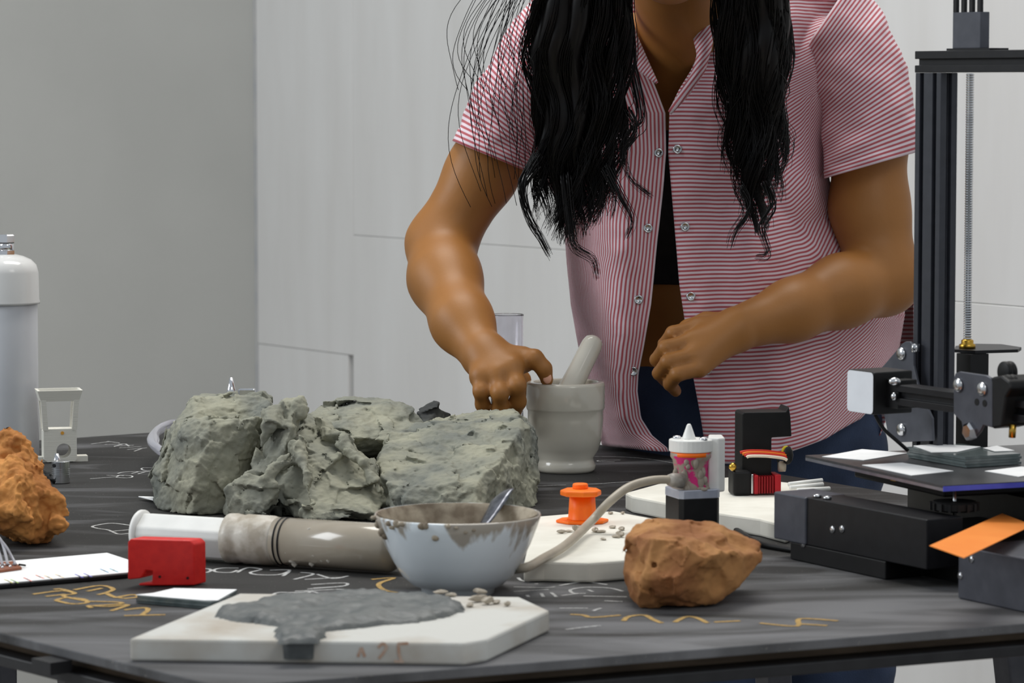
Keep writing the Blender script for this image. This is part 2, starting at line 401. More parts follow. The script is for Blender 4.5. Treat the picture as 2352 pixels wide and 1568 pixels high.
# ================================================================ table
M_table = mat('chalkboard_black', srgb(34, 33, 32), srgb(47, 46, 45), 9, rough=0.7, spec=0.35)
nt, n, L, b = nodes(M_table)
tc = n.new('ShaderNodeTexCoord'); mp = n.new('ShaderNodeMapping'); mp.inputs['Rotation'].default_value = (0, 0, 0.25); mp.inputs['Scale'].default_value = (1.0, 3.2, 1)
L.new(tc.outputs['Object'], mp.inputs['Vector'])
n1 = n.new('ShaderNodeTexNoise'); n1.inputs['Scale'].default_value = 3.4; n1.inputs['Detail'].default_value = 7; n1.inputs['Distortion'].default_value = 1.2
L.new(mp.outputs['Vector'], n1.inputs['Vector'])
sep = n.new('ShaderNodeSeparateXYZ'); L.new(tc.outputs['Object'], sep.inputs['Vector'])
mr = n.new('ShaderNodeMapRange'); dt = n.new('ShaderNodeVectorMath'); dt.operation = 'DOT_PRODUCT'; dt.inputs[1].default_value = (-0.40, 0.916, 0); L.new(tc.outputs['Object'], dt.inputs[0]); L.new(dt.outputs['Value'], mr.inputs['Value'])   # the rubbed, dusty border of the board
mr.inputs['From Min'].default_value = 0.50; mr.inputs['From Max'].default_value = 0.05; mr.inputs['To Min'].default_value = -0.07; mr.inputs['To Max'].default_value = 0.20
ad = n.new('ShaderNodeMath'); L.new(n1.outputs['Fac'], ad.inputs[0]); L.new(mr.outputs['Result'], ad.inputs[1])
rp = n.new('ShaderNodeValToRGB'); rp.color_ramp.elements[0].position = 0.47; rp.color_ramp.elements[1].position = 0.78
rp.color_ramp.elements[0].color = (0, 0, 0, 1); rp.color_ramp.elements[1].color = (1, 1, 1, 1); L.new(ad.outputs[0], rp.inputs['Fac'])
n2 = n.new('ShaderNodeTexNoise'); n2.inputs['Scale'].default_value = 420; n2.inputs['Detail'].default_value = 2; L.new(tc.outputs['Object'], n2.inputs['Vector'])
r2 = n.new('ShaderNodeValToRGB'); r2.color_ramp.elements[0].position = 0.70; r2.color_ramp.elements[1].position = 0.73
r2.color_ramp.elements[0].color = (0, 0, 0, 1); r2.color_ramp.elements[1].color = (0.6, 0.6, 0.6, 1); L.new(n2.outputs['Fac'], r2.inputs['Fac'])
mx = n.new('ShaderNodeMixRGB'); old = b.inputs['Base Color'].links[0].from_socket
L.new(rp.outputs['Color'], mx.inputs['Fac']); L.new(old, mx.inputs['Color1']); mx.inputs['Color2'].default_value = srgb(112, 112, 114)
mx2 = n.new('ShaderNodeMixRGB'); L.new(r2.outputs['Color'], mx2.inputs['Fac']); L.new(mx.outputs['Color'], mx2.inputs['Color1']); mx2.inputs['Color2'].default_value = srgb(150, 146, 138)
L.new(mx2.outputs['Color'], b.inputs['Base Color'])
tN, tR, tB, tL = T(513, 1577), T(3379, 1350), T(957, 951), T(-1403, 1113)
quad = [tN, tR, tB, tL]; tc_ = sum(quad, Vector()) / 4
def inset(q, d):
    out = []
    for p in q:
        v = (tc_ - p); v.z = 0; out.append(p + v.normalized() * d)
    return out
table = thing('work_table', (tN.x, tN.y, 0), 'large black chalkboard-topped work table on dark trestle legs', 'table')
dn = Vector((0, 0, -1))
top = G().prism(quad, dn * 0.008).out('table_top', M_table, table, bevel=0.0012)
G().prism([p + dn * 0.0081 for p in inset(quad, 0.03)], dn * 0.0098).out('wooden_core', M_wood, table, label='brown wooden strip between two boards')
G().prism([p + dn * 0.018 for p in quad], dn * 0.0095).out('lower_board', M_black, table, bevel=0.001)
sb = T(165, 1492); e1 = (tL - tN).normalized()
G().box(sb + dn * 0.0182, e1 * 0.028, Vector((e1.y, -e1.x, 0)) * -0.02, (0, 0, 0.010)).out('spacer_block', M_black, table)
for (px, Y, lean) in ((2290, 3.0, 0.10), (1757, 3.1, 0.03), (-22, 2.95, -0.02), (128, 2.95, 0.05)):
    p = P(px, 1540, Y); p.z = TZ - 0.0276
    f = Vector((p.x + lean, p.y + 0.1, 0.0005)); d = f - p
    u = Vector((0.9, 0.43, 0)) * 0.028; v = Vector((-0.43, 0.9, 0)) * 0.03
    G().box(p, u, v, d).out('trestle_leg', M_greymetal, table, bevel=0.002)
# ---- chalk drawing
WHITE = [[(209,1019),(250,1014)],[(246,1013),(275,1017)],[(240,1020),(292,1019)],[(262,1024),(308,1022)],[(274,1028),(325,1025)],[(292,1032),(338,1028)],[(308,1036),(325,1030)],[(262,1025),(285,1019),(296,1024)],
 [(207,1099),(245,1096),(268,1094),(275,1091),(300,1092),(304,1095),(292,1097),(270,1096),(266,1094)],[(245,1091),(285,1092)],[(270,1087),(290,1083),(350,1082)],[(302,1087),(318,1083)],[(317,1088),(335,1083),(350,1083)],[(358,1074),(330,1074),(325,1077),(335,1080),(355,1079)],
 [(300,1206),(258,1201),(225,1205),(212,1209),(225,1213),(250,1217),(272,1226),(298,1224)],[(252,1220),(298,1216)],
 [(462,1305),(480,1306),(484,1310),(475,1314),(462,1313)],[(548,1304),(510,1304),(492,1308),(498,1313),(530,1314),(545,1309)],[(545,1314),(560,1306),(575,1303),(600,1307),(575,1314),(590,1319),(640,1319),(665,1310),(655,1308),(620,1309)],[(650,1322),(665,1312)],[(675,1330),(720,1318),(690,1314)],[(728,1318),(765,1328),(800,1322)],[(700,1330),(790,1325)],[(715,1342),(790,1338),(790,1345),(720,1350)],[(706,1352),(788,1346)],[(677,1357),(790,1352)],[(622,1367),(640,1360),(675,1360),(720,1357)],[(700,1365),(715,1358),(735,1362)],
 [(1190,1326),(1197,1332),(1215,1336)],[(1228,1340),(1236,1340)],[(1180,1347),(1250,1349),(1275,1347)],[(1180,1358),(1260,1353)],[(1285,1344),(1340,1336),(1395,1342)],[(1430,1357),(1400,1350),(1350,1348),(1315,1352),(1310,1357),(1320,1362),(1345,1362)],[(1350,1354),(1362,1358)],[(1243,1362),(1248,1370)],[(1266,1360),(1278,1370)],[(1210,1366),(1214,1370)],[(1290,1367),(1330,1362)],[(1340,1368),(1440,1370)],[(1388,1379),(1430,1381)],[(1285,1396),(1350,1396)],[(1362,1402),(1380,1396)],[(1300,1445),(1340,1440),(1380,1436)],
 [(1365,1048),(1400,1048),(1450,1050),(1500,1055),(1530,1060),(1562,1066)],[(1425,1056),(1375,1057),(1380,1060),(1412,1060)],[(1350,1112),(1470,1104)],[(1225,1116),(1300,1113)]]
YELLOW = [[(75,1364),(140,1356),(172,1361)],[(105,1369),(150,1364)],[(125,1353),(140,1352),(172,1362),(145,1368),(200,1380)],[(128,1378),(150,1372),(190,1375),(200,1383),(165,1386),(128,1378)],[(170,1354),(230,1344),(260,1352),(245,1360),(225,1365)],[(200,1357),(235,1350)],[(245,1362),(262,1370),(285,1373)],[(262,1372),(305,1365),(318,1370),(285,1374)],[(200,1380),(270,1382),(275,1386),(215,1390)],[(210,1395),(205,1390),(250,1392),(295,1388),(255,1402)],[(285,1400),(330,1395),(340,1400),(325,1412)],[(285,1413),(380,1411)],
 [(853,1330),(905,1326),(875,1337),(870,1345),(885,1355),(912,1360)],
 [(1310,1410),(1340,1412),(1360,1417),(1425,1412)],[(1432,1425),(1445,1415),(1480,1412),(1500,1422),(1520,1430)],[(1550,1428),(1575,1416),(1600,1418),(1625,1430)],[(1640,1428),(1700,1425)],[(1745,1430),(1830,1437),(1838,1420),(1925,1425)],[(1840,1432),(1900,1436)]]
for nm, S, m_, wd, z in (('white_chalk_writing', WHITE, M_chalkw, 0.0030, 0.0003), ('yellow_chalk_writing', YELLOW, M_chalky, 0.0046, 0.0004)):
    words = []
    for st in S:                                  # strokes close to each other belong to one word
        cx_, cy_ = np.mean(st, 0)
        for wd_ in words:
            if abs(wd_[0] - cx_) < 130 and abs(wd_[1] - cy_) < 26: wd_[2].append(st); break
        else: words.append((cx_, cy_, [st]))
    for _, _, sts in words:
        g = G()
        for i, st in enumerate(sts): g.add(*flat_ribbon(st, wd * (0.7 if st[0][1] < 1130 else 1.0), z + 0.00001 * i))
        g.out(nm, m_, table, label=('white' if 'white' in nm else 'yellow') + ' chalk strokes on the board', kind='stuff')
# ================================================================ clay on the table
def H(*pts, base=()): return [P(*p) for p in pts] + [T(a, b, -0.003) for a, b in base]
KW = dict(k=0.005)
def rock(name, m, label, cat, group=None, **kw):
    V, Fq = rock_mesh(**kw); return build(name, V, Fq, m, label=label, cat=cat, group=group, smooth=True)
GC = 'raw grey clay chunks in the middle of the table'
def RD(*px, r=0.006): 
    q = [P(*p) for p in px]; return [(q[i], q[i + 1], r, r) for i in range(len(q) - 1)]
rock('clay_chunk', M_clay, 'tall grey clay block, leftmost of the grey clay chunks, by clear hose', 'clay', GC, hulls=[
    H((405,965,3.27),(440,914,3.29),(470,905,3.31),(600,902,3.31),(622,920,3.30),(626,962,3.28),(615,1000,3.3),(450,990,3.24),(400,1000,3.40),(470,914,3.42),(610,912,3.42), base=((380,1150),(400,1075),(600,1075),(600,1140))),
    H((425,985,3.21),(462,965,3.2),(560,960,3.2),(622,964,3.24),(600,1050,3.235),(575,1080,3.21),(465,1000,3.185),(442,1120,3.165),(400,965,3.28),(349,1095,3.25),(352,1150,3.24),(380,1172,3.2),(440,1183,3.17),(530,1175,3.19),(620,980,3.36),(400,1000,3.38), base=((365,1158),(400,1178),(525,1182),(580,1100),(380,1090)))],
    seed=3, fac=((0.026, 0.20, 0.003), (0.009, 0.10, 0.0004)), scoops=50, srad=(0.010, 0.05), sdep=(0.0008, 0.0030), amp=0.0016, nsc=45, fine=0.0008, strata=0.0005,
    cuts=[(P(440,985,3.19), P(425,1000,3.19), 0.0035), (P(378,1110,3.2), P(385,1140,3.19), 0.004)])
rock('clay_chunk', M_clay, 'crumpled grey clay lump with folded spire, between block and bowl', 'clay', GC, hulls=[
    H((677,1025,3.18),(706,955,3.25),(740,968,3.24),(797,1014,3.2),(856,1062,3.19),(890,1150,3.16),(850,1185,3.12),(705,1185,3.115),(600,1085,3.17),(620,1000,3.3),(850,1090,3.28), base=((600,1185),(700,1188),(850,1190),(886,1160),(860,1110),(640,1100))),
    H((634,940,3.21),(655,924,3.22),(683,917,3.21),(694,930,3.21),(690,957,3.195),(650,1012,3.17),(600,1020,3.185),(584,1066,3.18),(592,1110,3.175),(645,1095,3.16),(686,922,3.25),(604,1014,3.26),(596,1090,3.27)),
    H((568,1086,3.14),(590,1090,3.14),(522,1130,3.14),(526,1178,3.135),(600,1185,3.11),(650,1120,3.13),(560,1100,3.2),(640,1110,3.2), base=((528,1184),(600,1192),(640,1150)))],
    seed=8, fac=((0.030, 0.30, 0.004), (0.010, 0.14, 0.0005)), scoops=40, srad=(0.008, 0.03), sdep=(0.001, 0.003), amp=0.0016, nsc=34, fine=0.0007, k=0.004,
    ridges=RD((634,942,3.20),(618,985,3.18),(600,1025,3.175), r=0.0065) + RD((690,926,3.205),(690,955,3.195), r=0.006)
      + RD((680,1024,3.165),(650,1060,3.15),(606,1096,3.135), r=0.005) + RD((680,1024,3.165),(704,1085,3.135),(716,1150,3.115), r=0.005)
      + RD((725,980,3.22),(785,1020,3.185),(835,1065,3.16),(872,1125,3.15), r=0.006))
rock('clay_chunk', M_clay, 'flat grey clay chunk behind the crumpled lump, against the white wall', 'clay', GC, hulls=[
    H((706,948,3.36),(750,928,3.4),(862,915,3.42),(885,930,3.38),(925,922,3.4),(943,930,3.4),(976,968,3.37),(955,995,3.33),(880,1010,3.3),(760,1000,3.3),(720,975,3.32),(960,990,3.46),(760,960,3.46),
      base=((720,1120),(900,1125),(960,1090),(740,1080)))],
    seed=21, fac=((0.028, 0.20, 0.003), (0.009, 0.10, 0.0004)), scoops=50, srad=(0.012, 0.05), sdep=(0.0008, 0.003), amp=0.0018, nsc=40, strata=0.0005, cuts=[(P(880,925,3.36), P(912,1000,3.31), 0.004), (P(735,955,3.32), P(760,965,3.31), 0.004)])
rock('clay_chunk', M_clay, 'broad grey clay block with dark cut right side, beside the mortar', 'clay', GC, hulls=[
    H((995,963,3.36),(1080,950,3.4),(1175,945,3.38),(1228,985,3.31),(1231,1010,3.3),(1192,962,3.30),(1195,985,3.255),(1150,1060,3.17),(1096,1105,3.13),(868,1062,3.2),(885,1000,3.28),(940,990,3.3),(895,1130,3.13),(1215,990,3.4),(920,1000,3.4),
      base=((905,1205),(1090,1212),(1229,1168),(1225,1110),(900,1120)))],
    seed=5, fac=((0.024, 0.18, 0.0026), (0.008, 0.11, 0.0005)), scoops=70, srad=(0.008, 0.04), sdep=(0.0008, 0.0034), amp=0.0018, nsc=40, strata=0.0004,
    cuts=[(P(985,1060,3.15), P(1035,1045,3.15), 0.005), (P(1045,1050,3.145), P(1085,1095,3.12), 0.004), (P(885,1130,3.12), P(915,1165,3.08), 0.009), (P(890,1075,3.175), P(915,1085,3.16), 0.004), (P(1120,1020,3.2), P(1150,1012,3.2), 0.003)])
rock('clay_chunk', M_claydark, 'small dark grey clay shard peeking out behind the broad block', 'clay', GC, hulls=[
    H((957,942,3.55),(1001,918,3.56),(1011,923,3.55),(1006,938,3.54),(975,948,3.53),(990,925,3.6)),
    H((958,946,3.54),(1008,940,3.55),(1034,950,3.56),(1030,975,3.55),(975,972,3.52),(1010,950,3.6), base=((960,1075),(1040,1075),(1040,1050),(970,1050)))],
    seed=9, scoops=14, srad=(0.01, 0.03), sdep=(0.0005, 0.002), amp=0.0010, nsc=80)
# lumpy orange rock at the left edge
rock('orange_clay_rock', M_ochre, 'rough bright orange clay rock at the left edge of the table', 'clay', None, hulls=[
    H((-60,1040,3.0),(-20,1008,3.02),(30,1006,3.02),(66,1022,3.0),(82,1050,3.0),(98,1100,2.98),(125,1140,2.97),(138,1180,2.965),(128,1225,2.95),(80,1250,2.94),(20,1225,2.94),(-60,1190,2.93),(-90,1120,2.98),(40,1080,2.93),(40,1170,2.91),(60,1040,3.1),(100,1160,3.08),(-40,1100,3.1), base=((60,1254),(100,1250),(90,1225),(30,1235)))],
    seed=14, scoops=50, srad=(0.006, 0.02), sdep=(0.001, 0.003), amp=0.0045, nsc=66, fine=0.0018, fsc=200,
    spheres=[(P(88,1052,2.98), 0.008), (P(132,1180,2.96), 0.009), (P(120,1150,2.96), 0.010), (P(125,1205,2.95), 0.010), (P(20,1015,3.0), 0.012)])
rock('brown_clay_rock', M_brownclay, 'brown clay rock with vertical cracks in front of the motor', 'clay', None, hulls=[
    H((1431,1228,2.62),(1484,1192,2.64),(1498,1193,2.64),(1508,1202,2.63),(1566,1199,2.64),(1606,1206,2.64),(1632,1201,2.65),(1660,1210,2.64),(1744,1244,2.64),(1753,1263,2.63),(1747,1288,2.62),(1695,1351,2.60),(1651,1380,2.59),(1591,1396,2.582),(1546,1392,2.57),(1472,1391,2.58),(1450,1366,2.59),(1436,1338,2.6),(1437,1254,2.61),(1500,1240,2.575),(1560,1250,2.56),(1640,1270,2.565),(1560,1330,2.55),(1480,1330,2.565),(1460,1240,2.7),(1720,1250,2.7),(1600,1215,2.72),
      base=((1480,1394),(1546,1397),(1600,1398),(1630,1382),(1480,1375)))],
    seed=31, fac=((0.030, 0.12, 0.0016),), scoops=60, srad=(0.012, 0.05), sdep=(0.001, 0.0035), amp=0.0011, nsc=44, fine=0.0006,
    cuts=[(P(1536,1328,2.552), P(1542,1396,2.566), 0.0048), (P(1503,1300,2.568), P(1497,1390,2.572), 0.0042), (P(1440,1250,2.612), P(1478,1310,2.575), 0.005), (P(1524,1334,2.556), P(1527,1390,2.566), 0.0032)])

# ================================================================ plaster slabs
def slab(name, m, label, poly, th, bevel=0.0022):
    pts = [T(a, b, th) for a, b in poly]
    return G().prism(pts, (0, 0, -th + 0.0003)).out(name, m, label=label, cat='plaster slab', group='plaster slabs lying on the table', bevel=bevel, seg=2)
SL1 = 0.018
s1 = slab('plaster_slab', M_plasterdirty, 'large stained plaster slab at the front edge, covered in grey slip', [(297,1466),(330,1452),(548,1362),(1195,1370),(1262,1401),(1120,1467),(1068,1476)], SL1)
SL2 = 0.0185
s2 = slab('plaster_slab', M_plaster, 'white plaster slab under the orange spool, behind the white bowl', [(1203,1290),(1228,1186),(1300,1180),(1411,1173),(1500,1190),(1545,1245),(1445,1285),(1353,1292),(1250,1289)], SL2)
SL3 = 0.018
s3 = slab('plaster_slab', M_plaster, 'thick white plaster slab under the red print head, behind the motor', [(1436,1131),(1452,1139),(1655,1178),(1746,1191),(1806,1207),(1890,1165),(1850,1112),(1690,1094),(1520,1108)], SL3)
# faint rust-coloured marks brushed on the front of the slab
M_rust = mat('rust_stain', srgb(186, 148, 124), srgb(200, 176, 158), 200, rough=0.9)
def front_pt(px, py): # on the vertical front face of the front slab
    a, b_ = T(297,1466,SL1), T(1068,1476,SL1); d = (b_ - a); nrm = Vector((d.y, -d.x, 0)).normalized()
    return plane_hit(px, py, a + nrm * 0.0006, nrm)
g = G()
for st in ([(822,1508),(830,1487),(838,1508)],[(868,1487),(880,1476),(889,1486),(880,1500),(870,1512)],[(913,1478),(938,1477)],[(915,1478),(916,1500),(922,1518)],[(905,1518),(928,1519)]):
    for i in range(len(st) - 1):
        p, q = front_pt(*st[i]), front_pt(*st[i + 1]); t = (q - p).normalized(); u = t.cross(Vector((0, -1, 0))).normalized() * 0.0011
        g.add([p - u, q - u, q + u, p + u], [(0, 1, 2, 3)])
g.out('brushed_mark', M_rust, s1, label='faint rust-brown brushed letters')
# ---- grey slip spread on the slab, as a height field with its own outline
def slip(name, m, poly_px, z0, hmax, parent=None, label=None, cat=None, res=0.0022, seed=1, edge=0.012, hole=None):
    poly = np.array([tuple(T(a, b, z0))[:2] for a, b in poly_px]); lo, hi = poly.min(0) - res, poly.max(0) + res
    X, Y = np.meshgrid(np.arange(lo[0], hi[0], res), np.arange(lo[1], hi[1], res), indexing='ij')
    ins = np.zeros(X.shape, bool); dist = np.full(X.shape, 9.0)
    for i in range(len(poly)):
        (x1, y1), (x2, y2) = poly[i], poly[(i + 1) % len(poly)]
        c = ((y1 > Y) != (y2 > Y)) & (X < (x2 - x1) * (Y - y1) / (y2 - y1 + 1e-12) + x1); ins ^= c
        dx, dy = x2 - x1, y2 - y1; t = np.clip(((X - x1) * dx + (Y - y1) * dy) / (dx * dx + dy * dy + 1e-12), 0, 1)
        dist = np.minimum(dist, np.hypot(X - x1 - t * dx, Y - y1 - t * dy))
    p3 = np.stack([X, Y, 0 * X + seed], -1)
    sd = np.where(ins, dist, -dist) + 0.003 * fbm(p3 * 90, 3)
    hgt = hmax * np.clip(sd / edge, 0, 1) ** 0.5 * (0.75 + 0.35 * fbm(p3 * 45, 4)) + 0.0008 * fbm(p3 * 160, 2)
    keep = sd > 0; idx = -np.ones(X.shape, int); use = np.zeros(X.shape, bool); Q = []
    kk = keep[:-1, :-1] & keep[1:, :-1] & keep[1:, 1:] & keep[:-1, 1:]
    for a, b_ in ((0, 0), (1, 0), (1, 1), (0, 1)): use[a:X.shape[0] - 1 + a, b_:X.shape[1] - 1 + b_] |= kk
    idx[use] = np.arange(use.sum())
    I = np.argwhere(kk); Q = np.stack([idx[I[:, 0], I[:, 1]], idx[I[:, 0] + 1, I[:, 1]], idx[I[:, 0] + 1, I[:, 1] + 1], idx[I[:, 0], I[:, 1] + 1]], 1)
    # drop the rim to the slab
    nb = np.zeros(X.shape, int)
    for a, b_ in ((0, 0), (1, 0), (1, 1), (0, 1)): nb[a:X.shape[0] - 1 + a, b_:X.shape[1] - 1 + b_] += kk
    hgt = np.where(nb < 4, -0.0004, np.maximum(hgt, 0.0006))
    V = np.stack([X[use], Y[use], TZ + z0 + hgt[use]], 1)
    return build(name, V, Q, m, parent, label=label, cat=cat, smooth=True)
slp = slip('wet_clay_slip', M_wetclay, [(488,1412),(520,1398),(575,1386),(700,1370),(860,1362),(960,1368),(1040,1380),(1078,1402),(1040,1418),(960,1430),(880,1437),(800,1446),(760,1452),(742,1472),(735,1478),(636,1478),(620,1455),(640,1441),(600,1434),(540,1428),(505,1424)], SL1, 0.007,
           label='dark grey wet clay slip spread over the front plaster slab', cat='clay slip', seed=4)
q0, q1, q2, q3 = front_pt(648,1466), front_pt(722,1466), front_pt(720,1513), front_pt(652,1513)
gg = G(); gn = Vector((0, -1, 0)); nn_ = 9; rr = random.Random(2)
vv = []; ff = []
for j in range(nn_):
    for i in range(nn_):
        a, b_ = i / (nn_ - 1), j / (nn_ - 1); p = lerp(lerp(q0, q1, a), lerp(q3, q2, a), b_)
        e = min(a, 1 - a) * 2; vv.append(p + gn * (0.0035 * (min(1, e * 2.5)) ** 0.5 * (1 - 0.3 * b_) + rr.uniform(-.0003, .0003)))
ff = [(j * nn_ + i, (j + 1) * nn_ + i, (j + 1) * nn_ + i + 1, j * nn_ + i + 1) for j in range(nn_ - 1) for i in range(nn_ - 1)]
build('slip_drip', vv, ff, M_wetclay, slp, label='drip running down the slab front', smooth=True)
def crumb(name, m, px, py, z, r, label, cat, group, seed):
    c = T(px, py, z); rr = random.Random(seed); g = G(); g.ball((0, 0, 0), (r * rr.uniform(.8, 1.6), r * rr.uniform(.6, 1.0), r * rr.uniform(.3, .6)), 8)
    ang = rr.uniform(0, 3); R = Matrix.Rotation(ang, 3, 'Z'); zz = min(v.z for v in g.v)
    V = [R @ (v * rr.uniform(.75, 1.15)) for v in g.v]; zz = min(v.z for v in V)
    return build(name, [v + c - Vector((0, 0, zz)) for v in V], g.f, m, label=label, cat=cat, group=group, smooth=False)
for i, (a, b_, r) in enumerate(((1012,1364,.006),(1035,1370,.005),(1098,1382,.0075),(1110,1376,.005),(1120,1388,.006),(1140,1386,.005),(1102,1364,.005),(1080,1394,.004),(1165,1392,.004))):
    crumb('clay_crumb', M_beige, a, b_, SL1, r, 'dried beige clay crumb on the stained front slab below the bowl', 'clay crumb', 'clay crumbs on the front slab', 40 + i)
for i, (a, b_, r) in enumerate(((1290,1225,.004),(1306,1222,.004),(1322,1220,.005),(1367,1222,.005),(1380,1223,.004),(1386,1240,.0035),(1407,1213,.004),(1416,1235,.004),(1425,1233,.005),(1402,1181,.004),(1430,1181,.003),(1428,1218,.004),(1340,1224,.003))):
    crumb('clay_crumb', M_beige, a, b_, SL2, r, 'dried beige clay crumb on the white slab by the orange spool', 'clay crumb', 'clay crumbs on the middle slab', 70 + i)
# ================================================================ bowl and spoon
bc = T(1050, 1374) + Vector((0, 0.032, 0)); bc.z = TZ + 0.0003
M_bowl = mat('glazed_white_bowl', srgb(224, 232, 237), srgb(230, 237, 241), 12, rough=0.22, coat=0.3)
nt, n, L, b = nodes(M_bowl)        # dried slip running from the rim
tc = n.new('ShaderNodeTexCoord'); sep = n.new('ShaderNodeSeparateXYZ'); L.new(tc.outputs['Object'], sep.inputs['Vector'])
mp = n.new('ShaderNodeMapping'); mp.inputs['Scale'].default_value = (34, 34, 7); L.new(tc.outputs['Object'], mp.inputs['Vector'])
nz = n.new('ShaderNodeTexNoise'); nz.inputs['Scale'].default_value = 1.0; nz.inputs['Detail'].default_value = 4; L.new(mp.outputs['Vector'], nz.inputs['Vector'])
mr = n.new('ShaderNodeMapRange'); L.new(sep.outputs['Z'], mr.inputs['Value']); mr.inputs['From Min'].default_value = 0.030; mr.inputs['From Max'].default_value = 0.070; mr.inputs['To Min'].default_value = -0.08; mr.inputs['To Max'].default_value = 0.16
ad = n.new('ShaderNodeMath'); L.new(nz.outputs['Fac'], ad.inputs[0]); L.new(mr.outputs['Result'], ad.inputs[1])
rp = n.new('ShaderNodeValToRGB'); rp.color_ramp.elements[0].position = 0.60; rp.color_ramp.elements[1].position = 0.66; L.new(ad.outputs[0], rp.inputs['Fac'])
mx = n.new('ShaderNodeMixRGB'); L.new(rp.outputs['Color'], mx.inputs['Fac']); L.new(b.inputs['Base Color'].links[0].from_socket, mx.inputs['Color1']); mx.inputs['Color2'].default_value = srgb(168, 160, 148)
L.new(mx.outputs['Color'], b.inputs['Base Color'])
M_slipbrown = mat('dried_brown_slip', srgb(122, 108, 90), srgb(176, 164, 144), 55, rough=0.6, bump=0.5, bscale=90, dist=0.002)
bowl = thing('slip_bowl', tuple(bc), 'pale blue-white bowl with slip-smeared rim behind the front slab', 'bowl')
G().lathe([(0.026,0.004),(0.029,0.0),(0.032,0.0),(0.0325,0.005),(0.040,0.008),(0.049,0.016),(0.0565,0.028),(0.0645,0.044),(0.0705,0.060),(0.0735,0.069),(0.0728,0.0705),(0.0712,0.069),(0.068,0.059),(0.062,0.044),(0.054,0.029),(0.046,0.018),(0.03,0.0105)], bc, n=72).out('bowl_body', M_bowl, bowl, smooth=True)
g = G().lathe([(0.0722,0.0706),(0.0706,0.0685),(0.0672,0.059),(0.0612,0.0445),(0.0532,0.0295),(0.047,0.022),(0.0002,0.0215)], bc, n=72); g.f = [f for f in g.f if len(f) == 4]
V = np.array([tuple(v) for v in g.v]); ctr = np.array(tuple(bc)); rad = (V - ctr); rad[:, 2] = 0
V = V - rad / (np.linalg.norm(rad, axis=1, keepdims=True) + 1e-6) * (0.0008 + 0.0012 * (fbm(V * 120, 3) > 0.0))[:, None] * (np.linalg.norm(rad, axis=1, keepdims=True) > 0.002)
build('slip_coating', V, [f[::-1] for f in g.f], M_slipbrown, bowl, label='brown slip coating the inside', smooth=True)
g = G(); rr = random.Random(5)
for a, w_, dp in ((-2.75,.010,.016),(-2.5,.007,.008),(-2.3,.008,.006),(-1.95,.007,.006),(-1.8,.006,.012),(-1.62,.005,.006),(-1.4,.004,.009),(-2.95,.008,.008)):
    for q in range(2):
        aa = a + rr.uniform(-.06, .06); hz = 0.069 - rr.uniform(0, dp); rd = np.interp(hz, [0.044, 0.060, 0.069], [0.0645, 0.0705, 0.0735])
        g.ball(bc + Vector((math.cos(aa) * rd, math.sin(aa) * rd, hz)), (w_ * rr.uniform(.4, .6), 0.0012 + w_ * .10, w_ * rr.uniform(.25, .5)), 8)
g.out('slip_smear', M_slipbrown, bowl, label='lumps of drying slip at the rim', smooth=True)
sp = thing('spoon', tuple(bc + Vector((0.015, 0, 0.0225))), 'tarnished metal spoon standing in the white bowl', 'spoon')
M_spoon = mat('tarnished_metal', srgb(92, 94, 102), srgb(132, 134, 142), 120, rough=0.3, metal=0.8)
pth = smooth_path([P(1104,1212,2.69), P(1120,1192,2.70), P(1140,1160,2.715), P(1152,1140,2.725), P(1164,1126,2.735)], 5)
v = []; f = []; ws = np.interp(np.linspace(0, 1, len(pth)), [0, .3, .7, .92, 1], [.0055, .0075, .0100, .0105, .006])
for i, p in enumerate(pth):
    t = (pth[min(i + 1, len(pth) - 1)] - pth[max(i - 1, 0)]).normalized(); u = Vector((0.85, 0.1, 0.5)); u = (u - t * u.dot(t)).normalized(); q = t.cross(u)
    for a, c in ((-1, 0), (-.6, .55), (.6, .55), (1, 0), (.5, -.25), (-.5, -.25)): v.append(p + u * ws[i] * a + q * c * 0.0035)
for i in range(len(pth) - 1):
    for k in range(6): f.append((i * 6 + k, i * 6 + (k + 1) % 6, (i + 1) * 6 + (k + 1) % 6, (i + 1) * 6 + k))
f += [tuple(range(6))[::-1], tuple(range(len(v) - 6, len(v)))]
build('handle', v, f, M_spoon, sp, smooth=True)
G().ball(P(1099,1218,2.685) + Vector((-0.004, -0.004, -0.012)), (0.016, 0.012, 0.006), 14).out('spoon_head', M_spoon, sp, smooth=True)

# ================================================================ syringe
sa, sb_ = T(325, 1222, 0.0235), T(905, 1259, 0.0235); ax = (sb_ - sa).normalized()
def on_ax(px): # distance along the axis for an image column
    lo, hi = -0.1, 0.5
    for _ in range(40):
        m_ = (lo + hi) / 2; p = sa + ax * m_; d = p - Vector((0, 0, CAMZ)); xx = CX + F * d.x / d.dot(FW)
        if xx < px: lo = m_
        else: hi = m_
    return lo
syr = thing('syringe', tuple(Vector((sa.x, sa.y, TZ))), 'big white syringe filled with beige slip, lying behind the red clip', 'syringe')
L0, L1, L2, L3 = 0.0, on_ax(535), on_ax(640), on_ax(905)
G().lathe([(0.0215,L1-0.004),(0.0232,L1-0.003),(0.0236,L1+0.004),(0.0225,L1+0.010),(0.0222,L1+0.013),(0.0234,L1+0.016),(0.0232,L2-0.006),(0.0222,L2-0.002),(0.0222,L2)], sa, ax, 48).out('barrel_collar', mat('smeared_collar', srgb(172, 162, 146), srgb(206, 200, 188), 60, rough=0.35, bump=0.3, bscale=120, lo=0.4, hi=0.6), syr, smooth=True, bevel=0)
M_barrel = mat('filled_barrel', srgb(160, 150, 134), srgb(168, 158, 142), 30, rough=0.2, coat=0.4)
G().lathe([(0.0222,L2),(0.0222,L3-0.004),(0.0205,L3),(0.006,L3+0.008),(0.005,L3+0.022)], sa, ax, 48).out('barrel', M_barrel, syr, smooth=True)
